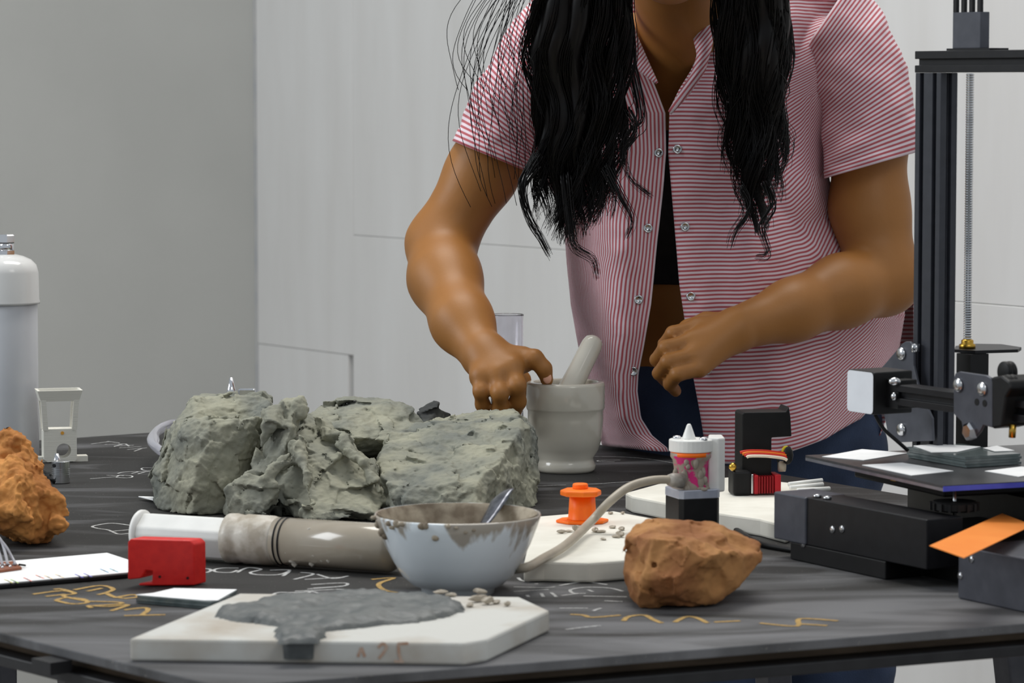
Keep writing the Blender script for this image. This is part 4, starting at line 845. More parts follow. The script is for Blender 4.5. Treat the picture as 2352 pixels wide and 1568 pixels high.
# ================================================================ 3D printer
pg = Vector((0.5, -0.866, 0)); pb_ = Vector((0.866, 0.5, 0)); pn = -pb_; Z = Vector((0, 0, 1))
pr_base = T(2000, 1318); prn = thing('desktop_printer', tuple(pr_base), 'black open-frame desktop 3D printer at the right edge of the table', 'printer')
# --- base
beam_o = T(1850, 1292)
def pl2(px, py): return plane_hit(px, py, beam_o, pn)
o0 = pl2(1782, 1236); zt = pl2(1782, 1128).z; hb0 = zt - o0.z
G().box(o0 + pg * 0.05, pg * 0.185, pb_ * 0.04, Z * hb0).out('side_beam', M_blackmetal, prn, bevel=0.001)
G().box(o0 - pg * 0.001 + pn * 0.002, pg * 0.052, pb_ * 0.046, Z * hb0).out('beam_end_cap', M_greymetal, prn, bevel=0.0015)
f0 = pl2(1815, 1278); f0.z = TZ + 0.0004
G().box(f0, pg * 0.15, pb_ * 0.06, Z * (o0.z - f0.z - 0.0002)).out('foot_box', M_blackplastic, prn, bevel=0.001)
q0 = T(2200, 1374); q0.z = TZ + 0.0004
G().box(q0, pg * 0.13, pb_ * 0.10, Z * 0.046).out('control_box', M_greymetal, prn, bevel=0.0012)
h0 = T(2005, 1316) + pb_ * 0.03; h0.z = TZ + 0.0004
G().box(h0, pg * 0.17, pb_ * 0.26, Z * 0.044).out('dark_void_fill', M_blackplastic, prn)  # black box added to fill the dark void below the bed
for (a, b_) in ((1912,1216),(1934,1215)):
    G().lathe([(0.0035,-.001),(0.0035,0.001),(0.002,0.0015),(0.0001,0.0015)], pl2(a, b_), pn, 14).out('screw', M_steel, prn, smooth=True)
G().lathe([(0.0035,-.001),(0.0035,0.001),(0.0001,0.0012)], plane_hit(1845, 1248, f0, pn) + Z * -0.0002, pn, 14).out('screw', M_steel, prn, smooth=True)
for (a, b_) in ((2206,1322),(2232,1284)):
    G().lathe([(0.003,-.001),(0.003,0.001),(0.0001,0.0012)], plane_hit(a, b_, q0, pn), pn, 14).out('screw', M_steel, prn, smooth=True)
for (a, b_) in ((1865,1143),(1888,1146)):
    p = pl2(a, b_) + pb_ * 0.006; p.z = zt; G().lathe([(0.004,0),(0.004,0.003),(0.0001,0.0035)], p, (0, 0, 1), 14).out('screw', M_steel, prn, smooth=True)
# --- bed
BZ = 0.09
bF, bL = T(2166, 1115, BZ), T(1850, 1045, BZ); e1 = bL - bF; e2 = Vector((-e1.y, e1.x, 0)) * -1.0
if e2.x < 0: e2 = -e2
M_bed = mat('dark_build_plate', srgb(58, 58, 60), srgb(68, 68, 70), 200, rough=0.35)
bed = G().prism([bF, bL, bL + e2, bF + e2], (0, 0, -0.0022)).out('build_plate', M_bed, prn)
G().prism([p + Vector((0, 0, -0.0023)) for p in (bF, bL, bL + e2, bF + e2)], (0, 0, -0.0028)).out('heated_bed', mat('bed_aluminium', srgb(150, 152, 165), srgb(170, 172, 184), 50, rough=0.3, metal=0.9), prn)
G().box(bF + Vector((0, 0, -0.0052)) - Vector((e2.x, e2.y, 0)).normalized() * 0 + e1.normalized() * -0.0012, e2, e1.normalized() * 0.001, Z * 0.0045).out('blue_reflection_strip', mat('blue_reflection_edge', srgb(76, 84, 200), srgb(96, 104, 216), 30, rough=0.25), prn)  # bluish reflection along the plate edge, put into the colour of a strip
u1, u2 = e1.normalized(), e2.normalized()
G().box(bF + u1 * 0.05 + u2 * 0.03 - Z * 0.018, u1 * 0.17, u2 * 0.19, Z * 0.0126).out('bed_carriage', M_blackplastic, prn, bevel=0.002)
G().box(bF + u1 * 0.02 + u2 * 0.10 - Z * 0.055, u1 * 0.22, u2 * 0.05, Z * 0.036).out('bed_rail', M_blackmetal, prn)
kn = bF + u1 * 0.022 + u2 * 0.025; prf = [(0.0001, -0.026), (0.019, -0.026), (0.021, -0.0245), (0.021, -0.019), (0.019, -0.0175), (0.0001, -0.0175)]
g = G().lathe(prf, kn, (0, 0, 1), 24)
for k in range(16): a = 2 * math.pi * k / 16; g.box(kn + Vector((math.cos(a) * .0195, math.sin(a) * .0195, -0.0255)), (0.003 * math.cos(a), 0.003 * math.sin(a), 0), (-0.0025 * math.sin(a), 0.0025 * math.cos(a), 0), (0, 0, 0.007))
g.out('levelling_knob', M_blackplastic, prn)
G().tube([kn + Z * -0.0385, kn + Z * -0.005], 0.0016, 10).out('levelling_screw', M_steel, prn, smooth=True)
for (a, b_) in ((2045,1103),(2090,1104)): G().box(T(a, b_, BZ - 0.012), u1 * -0.010, u2 * 0.003, Z * 0.004).out('bed_clip', M_brass, prn)
# --- uprights and top bar
M_upright = mat('anodised_upright', srgb(50, 52, 59), srgb(56, 58, 65), 90, rough=0.36)
uc = P(2158, 500, 2.92); ztop = P(2158, 167, 2.92).z; zbot = TZ + 0.055
def ext(o, s, t, prof, vec): return G().prism([o + s * a + t * b_ for a, b_ in prof], vec)
PR = [(0,0),(.007,0),(.007,.005),(.013,.005),(.013,0),(.027,0),(.027,.005),(.033,.005),(.033,0),(.04,0),(.04,.02),(0,.02),(0,.013),(.005,.013),(.005,.007),(0,.007)]
ext(Vector((uc.x, uc.y, zbot)), -pg, pb_, PR, Z * (ztop - zbot)).out('upright', M_upright, prn, bevel=0.0005)
ext(Vector((uc.x, uc.y, TZ + 0.0004)) + pg * 0.372, -pg, pb_, PR, Z * (ztop - TZ - 0.0004)).out('upright', M_upright, prn, bevel=0.0005)
SQ = [(0,0),(0,.007),(.005,.007),(.005,.013),(0,.013),(0,.0206),(.02,.0206),(.02,0)]
tb0 = Vector((uc.x, uc.y, ztop + 0.0002)) - pg * 0.0415
ext(tb0, pb_, Z, SQ, pg * 0.416).out('top_bar', M_blackmetal, prn, bevel=0.0006)
sp0 = plane_hit(2180, 100, tb0 + pb_ * 0.004, pn); sp0.z = ztop + 0.0209
G().box(sp0 - pg * 0.004, pg * 0.066, pb_ * 0.022, Z * 0.002).out('holder_foot', M_blackmetal, prn)
s1_ = sp0 + pb_ * 0.004 + Z * 0.002
G().box(s1_, pg * 0.042, pb_ * 0.011, Z * 0.034).out('spool_holder', M_greymetal, prn, bevel=0.0005)
for k in range(4): G().box(s1_ + pg * (0.0005 + k * 0.0122) + Z * 0.034, pg * 0.0048, pb_ * 0.0035, Z * 0.14).out('holder_bar', M_blackmetal, prn)
# --- lead screw, bracket
ls = P(2225, 500, 2.985); zl0 = P(2225, 800, 2.985).z; prof = []; z = zl0
while z < ztop + 0.0: prof += [(0.0041, z), (0.0034, z + 0.0012)]; z += 0.0024
G().lathe(prof, Vector((ls.x, ls.y, 0)), (0, 0, 1), 14).out('lead_screw', M_steel, prn)
zb3 = zl0 - TZ
G().prism([T(a, b_, zb3) for a, b_ in ((2195,794),(2240,789),(2300,790),(2346,797),(2338,802),(2240,805),(2192,802))], (0, 0, -0.003)).out('lead_screw_bracket', M_blackmetal, prn)
G().lathe([(0.008,0),(0.008,0.004),(0.006,0.005),(0.006,0.008),(0.0045,0.009)], Vector((ls.x, ls.y, zl0)), (0, 0, 1), 20).out('brass_nut', M_brass, prn, smooth=True)
G().box(Vector((ls.x - .012, ls.y - .012, zbot - 0.012)), pg * 0.022, pb_ * 0.022, Z * (zl0 - zbot + 0.0085)).out('motor_column', M_blackplastic, prn)
# --- left gantry plate, motor, rail
gp = Vector((uc.x, uc.y, 0)) + pn * 0.010
def plg(px, py, off=0.0): return plane_hit(px, py, gp + pn * off, pn)
G().prism([plg(*p) for p in ((2073,788),(2080,784),(2090,784),(2098,794),(2098,840),(2112,900),(2140,960),(2142,1012),(2060,1016),(2038,990),(2030,950),(2018,850),(2030,838))], pb_ * 0.003).out('gantry_plate', M_greymetal, prn, bevel=0.0006)
for (a, b_) in ((2072,812),(2072,986)):
    G().lathe([(0.0062,-.001),(0.0062,0.002),(0.005,0.0032),(0.0001,0.0034)], plg(a, b_), pn, 18).out('roller_bolt', M_steel, prn, smooth=True)
G().tube([plg(2095, 790) - pn * .004, plg(2095, 808) - pn * .004], 0.0042, 12).out('roller_stud', M_steel, prn, smooth=True)
mc = P(2007, 953, 2.86); mtop = P(2007, 855, 2.86).z
G().box(mc, -pg * 0.0423, pb_ * 0.045, Z * (mtop - mc.z)).out('stepper_motor', M_blackplastic, prn, bevel=0.0015)
sk0 = mc + pn * 0.0004 - pg * 0.0008 + Z * 0.0006; sw, shh = 0.0408, mtop - mc.z - 0.0012; rr_ = 0.004; oc = []
for cx_, cz_, a0 in ((sw - rr_, rr_, -90), (sw - rr_, shh - rr_, 0), (rr_, shh - rr_, 90), (rr_, rr_, 180)):
    for k in range(5): a = math.radians(a0 + 22.5 * k); oc.append(sk0 - pg * (cx_ + rr_ * math.cos(a)) + Z * (cz_ + rr_ * math.sin(a)))
G().prism(oc, pn * 0.0004).out('blank_sticker', mat('white_sticker', srgb(240, 243, 248), rough=0.4), prn, label='white rounded sticker on the motor')
r0 = plane_hit(2056, 929, mc + pb_ * 0.012, pn); rh = plane_hit(2056, 883, mc + pb_ * 0.012, pn).z - r0.z
SQ2 = [(0,0),(0,rh*.34),(.005,rh*.34),(.005,rh*.66),(0,rh*.66),(0,rh),(.02,rh),(.02,0)]
ext(r0, pb_, Z, SQ2, pg * 0.36).out('cross_rail', M_blackmetal, prn, bevel=0.0006)
G().box(r0 - pg * 0.022 - Z * 0.004 + pb_ * .002, pg * 0.024, pb_ * 0.022, Z * (rh + 0.008)).out('rail_bracket', M_blackplastic, prn, bevel=0.001)
for (a, b_) in ((2055,876),(2054,910)): G().ball(plane_hit(a, b_, r0 + pn * .002, pn), (0.006 if b_ < 900 else .0035, .004, 0.004), 12).out('rail_screw', M_steel, prn, smooth=True)
cpz = r0 + pn * 0.012
def plc(px, py): return plane_hit(px, py, cpz, pn)
G().prism([plc(*p) for p in ((2190,868),(2194,857),(2204,853),(2266,862),(2276,868),(2279,880),(2279,982),(2258,976),(2250,992),(2238,1006),(2222,1006),(2212,992),(2208,968),(2190,950))], pb_ * 0.003).out('carriage_plate', M_greymetal, prn, bevel=0.0008)
for (a, b_) in ((2203,884),(2258,893)):
    G().lathe([(0.0062,-.001),(0.0062,0.002),(0.005,0.0032),(0.0001,0.0034)], plc(a, b_), pn, 18).out('roller_bolt', M_steel, prn, smooth=True)
G().lathe([(0.0085,-.001),(0.0085,0.004),(0.006,0.006),(0.0001,0.006)], plc(2231, 990), pn, 6).out('eccentric_nut', M_chrome, prn)
for (a, b_) in ((2244,923),(2262,926)): G().lathe([(0.0032,0),(0.0032,0.0004),(0.0001,0.0004)], plc(a, b_) , pn, 14).out('plate_hole', M_blackplastic, prn)
for (a, b_) in ((2300,886),(2243,858)):
    G().lathe([(0.0075,0),(0.0098,0.001),(0.0098,0.004),(0.0075,0.005),(0.0098,0.006),(0.0098,0.009),(0.0075,0.010)], plc(a, b_) + pb_ * (0.004 if a > 2250 else 0.03), pb_, 24).out('roller_wheel', M_blackplastic, prn, smooth=True)
G().prism([plc(*p) for p in ((2276,866),(2300,862),(2318,876),(2322,892),(2310,912),(2300,980),(2278,985))], pb_ * 0.03).out('carriage_body', M_blackplastic, prn, bevel=0.002)
G().tube([plc(2302, 976) + pb_ * .012, plc(2300, 1006) + pb_ * .012], 0.0032, 12).out('brass_stud', M_brass, prn, smooth=True)
G().tube(smooth_path([P(2010,952,2.88), P(2030,985,2.88), P(2060,1012,2.88), P(2085,1034,2.885)], 6), 0.0018, 8).out('motor_cable', M_blackplastic, prn, smooth=True)
# --- things lying on the bed
def card(poly, z, lab): G().prism([T(a, b_, z) for a, b_ in poly], (0, 0, -0.0005)).out('paper_card', M_paper, label=lab, cat='card', group='white paper cards on the printer bed')
zc0 = BZ + 0.0007
card([(1888,1048),(1980,1031),(2084,1040),(1984,1056)], zc0, 'white paper card on the printer bed, at the far left corner')
card([(1980,1067),(2072,1062),(2190,1081),(2094,1091)], zc0, 'white paper card on the printer bed, near its front corner')
card([(2262,1081),(2345,1071),(2430,1078),(2340,1094)], zc0, 'white paper card at the right image edge, near the bed front')
zg = BZ + 0.0003; nG = 4; tG = 0.0026
gF, gL, gR = T(2218, 1049, zg + nG * tG), T(2085, 1026, zg + nG * tG), T(2345, 1041, zg + nG * tG)
for i in range(nG):
    j = random.Random(i); d = Vector((j.uniform(-.001, .001), j.uniform(-.001, .001), 0)); zz = TZ + zg + (i + 1) * tG
    q = [Vector((p.x, p.y, zz)) + d for p in (gF, gL, gL + (gR - gF), gR)]
    G().prism(q, (0, 0, -tG + 0.0002)).out('glass_plate', M_glassgreen, label='grey-green glass plate on the printer bed, %s of the stack' % ('lowest', 'second from below', 'third from below', 'topmost')[i], cat='glass plate', group='glass plates on the printer bed')
zz = zg + nG * tG + 0.0008
G().prism([T(a, b_, zz) for a, b_ in ((2098,1023),(2150,1019),(2252,1025),(2198,1037),(2140,1038))], (0, 0, -0.0005)).out('paper_card', M_paper, label='white paper card on top of the glass stack on the bed', cat='card', group='white paper cards on the printer bed')
G().prism([T(a, b_, zz) for a, b_ in ((2258,1028),(2290,1023),(2330,1034),(2285,1036))], (0, 0, -0.0005)).out('paper_card', M_paper, label='small cream paper card at the right end of the glass stack', cat='card', group='white paper cards on the printer bed')
# --- orange note
v = []; nS = 10
for i in range(nS + 1):
    t = i / nS; zz = lerp(0.066, 0.054, t) + 0.004 * (t - .6) ** 2
    a = (lerp(2135, 2302, t), lerp(1253, 1179, t)); c = (lerp(2214, 2372, t), lerp(1281, 1206, t)); v += [T(*a, zz), T(*c, zz)]
f = [(2 * i, 2 * i + 1, 2 * i + 3, 2 * i + 2) for i in range(nS)]
build('orange_note', v, f, mat('orange_paper', srgb(246, 140, 50), srgb(250, 148, 58), 20, rough=0.8), label='orange paper note stuck on the printer control box', cat='note', solid=0.0005)
# ================================================================ the person
ps = P(1690, 1050, 3.82)
person = thing('person', (ps.x, ps.y, 0), 'person in open red-striped shirt and jeans grinding with the mortar, face out of frame', 'person')
sh_l, el_l, wr_l = P(1262,130,3.76), P(1012,560,3.72), P(1108,815,3.55)
sh_r, el_r, wr_r = P(1952,150,3.76), P(2030,640,3.72), P(1700,752,3.60)
lo = [min(el_l.x, wr_l.x) - 0.10, P(1176, 500, 3.38).y, P(1600, 1180, 3.8).z]
hi = [el_r.x + 0.10, P(1176, 500, 4.05).y, P(1545, -480, 3.5).z]
S = SDF(lo, hi, 0.003)
# torso
S.ell(P(1722,1040,3.87), (0.160, 0.105, 0.14), 0.03)
S.ell(P(1665,800,3.83), (0.135, 0.090, 0.17), 0.05)
S.ell(P(1640,480,3.80), (0.138, 0.090, 0.17), 0.05)
S.ell(P(1615,230,3.78), (0.150, 0.078, 0.11), 0.05)
S.ell(P(1540,440,3.735), (0.058, 0.050, 0.058), 0.03); S.ell(P(1735,440,3.735), (0.058, 0.050, 0.058), 0.03)
S.cone(P(1560,140,3.76), sh_l, 0.055, 0.042, 0.04); S.cone(P(1640,140,3.76), sh_r, 0.055, 0.042, 0.04)
TORSO = S.f.copy()
S.cone(P(1580,120,3.72), P(1545,-90,3.60), 0.056, 0.050, 0.03)
# head, looking down
_P0 = P
def P(px, py, Y): return _P0(px, py - 42, Y)
hc = P(1540,-210,3.55)
S.ell(hc, (0.074, 0.095, 0.105), 0.02); S.ell(P(1540,-95,3.50), (0.056, 0.066, 0.072), 0.03)
S.ell(P(1540,-8,3.475), (0.022, 0.02, 0.018), 0.02)
S.cone(P(1540,-190,3.455), P(1540,-110,3.437), 0.009, 0.013, 0.012)
for dx in (-1, 1):
    S.ell(P(1540+dx*58,-185,3.47), (0.014, 0.010, 0.008), 0.006); S.ell(P(1540+dx*140,-165,3.56), (0.008, 0.018, 0.03), 0.006)
S.ell(P(1540,-60,3.462), (0.024, 0.008, 0.006), 0.006); S.ell(P(1540,-48,3.463), (0.022, 0.008, 0.007), 0.006)
P = _P0
# arms
S.chain([sh_l, P(1180,250,3.74), lerp(sh_l, el_l, .62), el_l], [0.042, 0.042, 0.041, 0.038], 0.02)
S.chain([el_l, P(1022,640,3.67), P(1062,740,3.60), wr_l], [0.039, 0.041, 0.034, 0.025], 0.02)
S.chain([sh_r, P(1995,300,3.75), P(1998,480,3.74), el_r], [0.042, 0.046, 0.045, 0.042], 0.02)
S.chain([el_r, P(1935,668,3.675), P(1820,712,3.635), wr_r], [0.040, 0.041, 0.034, 0.026], 0.02)
# left-of-frame hand: back of the hand to us, fingers down, first finger on the mortar rim
K = 0.006
kn = [P(1200,826,3.535), P(1176,842,3.515), P(1142,858,3.51), P(1106,864,3.515)]     # knuckles, first to little
for q, r in zip(kn, (0.0135, 0.014, 0.0135, 0.012)): S.cone(lerp(wr_l, P(1125,818,3.55), .5), q, 0.021, r, 0.012)
S.cone(kn[0], kn[3], 0.013, 0.012, 0.01)
S.chain([kn[0], P(1228,822,3.525), P(1249,846,3.525), P(1256,872,3.53)], [0.0105, 0.0095, 0.0088, 0.0076], K)
S.chain([kn[1], P(1188,884,3.50), P(1190,922,3.515), P(1183,946,3.53)], [0.0105, 0.0095, 0.0088, 0.0076], K)
S.chain([kn[2], P(1148,902,3.495), P(1149,938,3.51), P(1145,960,3.525)], [0.0102, 0.0092, 0.0085, 0.0073], K)
S.chain([kn[3], P(1104,898,3.502), P(1108,928,3.515), P(1112,948,3.527)], [0.0090, 0.0082, 0.0076, 0.0066], K)
S.chain([P(1135,815,3.57), P(1172,842,3.585), P(1198,872,3.59), P(1206,896,3.585)], [0.014, 0.0115, 0.010, 0.008], K)
# right-of-frame hand: loose fist moving in front of the shirt
KB = [(1604,750,3.605), (1592,782,3.582), (1594,815,3.568), (1606,846,3.562)]; kr = [P(*q) for q in KB]
for q, r in zip(kr, (0.0125, 0.013, 0.0125, 0.011)): S.cone(lerp(wr_r, P(1672,768,3.59), .5), q, 0.021, r, 0.010)
for (a, b_, Y), f_ in zip(KB, (0.97, 1.05, 1.0, 0.84)):
    S.chain([P(a, b_, Y), P(a - 60 * f_, b_ + 16 * f_, Y - 0.014), P(a - 80 * f_, b_ + 42 * f_, Y + 0.010), P(a - 64 * f_, b_ + 62 * f_, Y + 0.030)], [0.0098, 0.0088 * (f_ + .05) ** .5, 0.0080, 0.0068], 0.003)
S.chain([P(1665,742,3.622), P(1622,738,3.632), P(1580,752,3.632), P(1550,772,3.625)], [0.014, 0.0112, 0.0096, 0.0078], 0.004)
V, Fq = S.mesh(); build('body', V, Fq, M_skin, person, smooth=True)
for i, (p, d) in enumerate(((P(1257,868,3.5215), (0.4, -1, 0.2)),)):
    G().ball(p, (0.0052, 0.0022, 0.0066), 12).out('fingernail', M_nail, person, smooth=True)
# ---- black top
S2 = SDF(P(1250,760,3.4) - Vector((0, 0, 0)), (P(2050,760,3.4).x, P(1176,0,4.05).y, P(1600,120,3.7).z), 0.004)
S2.ell(P(1640,480,3.80), (0.144, 0.096, 0.176), 0.05); S2.ell(P(1615,230,3.78), (0.154, 0.083, 0.114), 0.05)
S2.ell(P(1540,440,3.735), (0.064, 0.056, 0.064), 0.03); S2.ell(P(1735,440,3.735), (0.064, 0.056, 0.064), 0.03)
zg_ = S2.lo[2] + np.arange(S2.n[2]) * S2.h; zlo, zhi = P(1540,655,3.72).z, P(1540,300,3.68).z
S2.f = np.maximum(S2.f, np.maximum(zlo - zg_, zg_ - zhi)[None, None, :].astype(np.float32))
V, Fq = S2.mesh(); build('black_top', V, Fq, M_blacktop, person, smooth=True)
# ---- jeans
hipL, hipR = P(1640,1120,3.88), P(1815,1120,3.88)
kneeL, kneeR = Vector((hipL.x - .02, hipL.y - .01, 0.47)), Vector((hipR.x + .055, hipR.y + .02, 0.47))
ankL, ankR = Vector((kneeL.x - .02, kneeL.y + .03, 0.06)), Vector((kneeR.x + .02, kneeR.y + .03, 0.06))
S3 = SDF((min(ankL.x, kneeL.x) - .12, hipL.y - .17, 0.03), (ankR.x + .14, hipL.y + .18, P(1690,820,3.82).z), 0.005)
S3.ell(P(1722,1040,3.87), (0.172, 0.116, 0.15), 0.03); S3.ell(P(1685,900,3.84), (0.158, 0.112, 0.11), 0.05)
S3.chain([hipL, kneeL, ankL], [0.098, 0.074, 0.060], 0.03); S3.chain([hipR, kneeR, ankR], [0.098, 0.074, 0.060], 0.03)
zg_ = S3.lo[2] + np.arange(S3.n[2]) * S3.h; zhi = P(1540,838,3.72).z
S3.f = np.maximum(S3.f, np.maximum(0.05 - zg_, zg_ - zhi)[None, None, :].astype(np.float32))
V, Fq = S3.mesh(); N = vnormals(V, Fq); V = V + N * (0.003 * fbm(V * (14, 14, 22), 3))[:, None]
jeans = build('jeans', V, Fq, M_jeans, person, smooth=True)
for a in (ankL, ankR):
    G().ball(Vector((a.x, a.y - .05, 0.045)), (0.048, 0.13, 0.045), 16).out('shoe', M_blacktop, person, smooth=True)
# ---- shirt
M_shirt = mat('striped_cotton', srgb(160, 70, 78), rough=0.85)
nt, n, L, b = nodes(M_shirt)
uvn = n.new('ShaderNodeUVMap'); uvn.uv_map = 'UVMap'; sx = n.new('ShaderNodeSeparateXYZ'); L.new(uvn.outputs['UV'], sx.inputs['Vector'])
ml = n.new('ShaderNodeMath'); ml.operation = 'MULTIPLY'; ml.inputs[1].default_value = 2 * math.pi / 0.0050; L.new(sx.outputs['Y'], ml.inputs[0])
sn = n.new('ShaderNodeMath'); sn.operation = 'SINE'; L.new(ml.outputs[0], sn.inputs[0])
rp = n.new('ShaderNodeValToRGB'); rp.color_ramp.elements[0].position = 0.30; rp.color_ramp.elements[1].position = 0.62
mr = n.new('ShaderNodeMapRange'); mr.inputs['From Min'].default_value = -1; mr.inputs['From Max'].default_value = 1; L.new(sn.outputs[0], mr.inputs['Value']); L.new(mr.outputs['Result'], rp.inputs['Fac'])
rp.color_ramp.elements[0].color = srgb(176, 84, 92); rp.color_ramp.elements[1].color = srgb(222, 206, 214)
L.new(rp.outputs['Color'], b.inputs['Base Color'])
tc = n.new('ShaderNodeTexCoord'); nb = n.new('ShaderNodeTexNoise'); nb.inputs['Scale'].default_value = 26; nb.inputs['Detail'].default_value = 3; L.new(tc.outputs['Object'], nb.inputs['Vector'])
bp = n.new('ShaderNodeBump'); bp.inputs['Strength'].default_value = 0.35; bp.inputs['Distance'].default_value = 0.01; L.new(nb.outputs['Fac'], bp.inputs['Height']); L.new(bp.outputs['Normal'], b.inputs['Normal'])
try: b.inputs['Sheen Weight'].default_value = 0.1
except Exception: pass
# right-of-frame front panel
OR_ = [(-60,1640),(0,1622),(60,1612),(110,1606),(160,1588),(205,1560),(250,1538),(350,1535),(500,1548),(650,1560),(800,1583),(850,1590),(950,1608),(1070,1628)]
ER_ = [(-60,1985),(60,1960),(150,1925),(220,1892),(400,1893),(480,1930),(560,2000),(640,2060),(720,2078),(800,2066),(950,2036),(1070,1990)]
OL_ = [(-60,1436),(60,1450),(130,1475),(200,1505),(260,1528),(350,1530),(450,1522),(550,1510),(700,1495),(800,1478),(860,1466),(900,1464),(960,1472),(1000,1498),(1030,1535)]
EL_ = [(-60,1262),(60,1250),(200,1240),(390,1230),(440,1272),(500,1295),(600,1302),(700,1312),(800,1330),(900,1352),(1000,1378),(1030,1386)]
shirt = None
def samp(fld, V):
    q = np.clip((V - S.lo) / S.h, 0, np.array(fld.shape) - 1.001); i = q.astype(int); f = q - i; r = 0
    for a in (0, 1):
        for b_ in (0, 1):
            for c in (0, 1):
                r = r + (f[:, 0] if a else 1 - f[:, 0]) * (f[:, 1] if b_ else 1 - f[:, 1]) * (f[:, 2] if c else 1 - f[:, 2]) * fld[i[:, 0] + a, i[:, 1] + b_, i[:, 2] + c]
    return r
def panel(name, inner, outer, hem, sgn, vert, parent, nu=70, nv=120, y0=-60):
    V = []; UVs = []
    for j in range(nv + 1):
        for i in range(nu + 1):
            u, v = i / nu, j / nv; py = lerp(y0, hem(u), v)
            xi, xo = interp(min(py, inner[-1][0]), inner), interp(py, outer); x = lerp(xi, xo, u)
            Yd = 3.655 + 0.02 * np.clip((py - 450) / 550, -1, 1) + 0.0 + 0.14 * u ** 3.2 - 0.014 * math.sin(math.pi * min(1, u * 1.3))
            if py < 250: Yd += 0.07 * ((250 - py) / 310) ** 1.5
            p = P(x, py, Yd)
            V.append(tuple(p)); UVs.append((0, 0))
    V = np.array(V); q = V.copy()
    fold = 0.0045 * np.sin(q[:, 0] * 75 + 4 * fbm(q * (4, 4, 3), 2) + q[:, 2] * 12 * sgn) * np.clip((1.25 - q[:, 2]) * 2.5, 0.15, 1) + 0.006 * fbm(q * (9, 9, 12) + sgn, 3) + 0.002 * fbm(q * 30, 2)
    V[:, 1] += fold
    for _ in range(6): V[:, 1] -= np.clip(0.013 - samp(TORSO, V), 0, 0.03)
    W = V.reshape(nv + 1, nu + 1, 3)
    du = np.linalg.norm(np.diff(W, axis=1), axis=2); dv = np.linalg.norm(np.diff(W, axis=0), axis=2)
    cu = np.concatenate([np.zeros((nv + 1, 1)), np.cumsum(du, 1)], 1); cvv = np.concatenate([np.zeros((1, nu + 1)), np.cumsum(dv, 0)], 0)
    if vert: coord = cu
    else: coord = cvv[:, :1] * 0.25 + cvv * 0.75
    uv = np.stack([cu.ravel(), coord.ravel()], 1)
    Q = np.array([(j * (nu + 1) + i, j * (nu + 1) + i + 1, (j + 1) * (nu + 1) + i + 1, (j + 1) * (nu + 1) + i) for j in range(nv) for i in range(nu)])
    if sgn > 0: Q = Q[:, ::-1]
    return build(name, V, Q, M_shirt, parent, smooth=True, uv=uv, solid=0.0012), W
hemR = lambda u: interp(u, [(0,1064),(.2,1062),(.45,1045),(.7,1005),(.88,960),(1,800)])
hemL = lambda u: interp(1 - u, [(0,1024),(.5,1032),(1,1036)])
# one part 'shirt': its back; front panels, sleeves, collar and snaps are its pieces
nb_, rows = 60, 70; V = []; uvs = []
for j in range(rows + 1):
    py = lerp(-60, 1000, j / rows); xl, xr = interp(py, EL_) + 2, min(interp(py, ER_) + 4, 2100)
    if py > 600: xr = max(xr, interp(py, [(600,2060),(650,2098),(790,2100),(860,2080),(1020,2010)]))
    for i in range(nb_ + 1):
        t = i / nb_; a = math.pi * t; c = (1 - math.cos(a)) / 2; x = lerp(xl, xr, c); V.append(tuple(P(x, py, 3.82 + 0.12 * math.sin(a) - (0.02 if py < 200 else 0)))); uvs.append((x * .0005, py * .00052))
V = np.array(V); V[:, 1] += 0.004 * fbm(V * 9, 2)
Q = [(j * (nb_ + 1) + i, (j + 1) * (nb_ + 1) + i, (j + 1) * (nb_ + 1) + i + 1, j * (nb_ + 1) + i + 1) for j in range(rows) for i in range(nb_)]
shirt = build('shirt', V, [q[::-1] for q in Q], M_shirt, person, label='red and white striped short-sleeved shirt hanging open', smooth=True, uv=np.array(uvs), solid=0.0012)
_, WR = panel('front_panel', OR_, ER_, hemR, 1, False, shirt)
_, WL = panel('front_panel', OL_, EL_, hemL, -1, True, shirt)
def sleeve(rings, Yc, dep, sgn):
    n_ = 44; V = []; uv = []; acc = 0; prev = None; RS = []
    for i in range(len(rings) - 1):
        for k in range(7): RS.append([lerp(np.array(rings[i][m_], float), np.array(rings[i + 1][m_], float), k / 7) for m_ in (0, 1)])
    RS.append([np.array(r, float) for r in rings[-1]])
    for i, (o_, i_) in enumerate(RS):
        c = (o_ + i_) / 2; pc_ = P(c[0], c[1], Yc)
        if prev is not None: acc += (pc_ - prev).length
        prev = pc_; t = i / (len(RS) - 1); hem = 1 + (0.02 if t > .86 else 0)
        for k in range(n_):
            a = 2 * math.pi * k / n_; q = c + (o_ - c) * math.cos(a) * hem; V.append(tuple(P(q[0], q[1], Yc - dep * math.sin(a) * hem))); uv.append((a * .06, acc))
    V = np.array(V); cen = V.reshape(-1, n_, 3).mean(1).repeat(n_, 0); rd = V - cen; rd /= np.linalg.norm(rd, axis=1, keepdims=True)
    V = V + rd * (0.007 * fbm(V * (13, 13, 20) + 3 * sgn, 3) + 0.0025 * fbm(V * 36, 2))[:, None]
    for _ in range(6): V = V + rd * np.clip(0.004 - samp(S.f, V), 0, 0.02)[:, None]
    m_ = len(RS); Q = [(i * n_ + k, i * n_ + (k + 1) % n_, (i + 1) * n_ + (k + 1) % n_, (i + 1) * n_ + k) for i in range(m_ - 1) for k in range(n_)]
    if sgn < 0: Q = [q[::-1] for q in Q]
    return build('sleeve', V, Q, M_shirt, shirt, smooth=True, uv=np.array(uv), solid=0.0014)
sleeve([((1262,-70),(1420,130)),((1198,25),(1350,205)),((1142,112),(1290,290)),((1096,205),(1250,338)),((1063,283),(1226,370)),((1045,326),(1208,392))], 3.735, 0.062, -1)
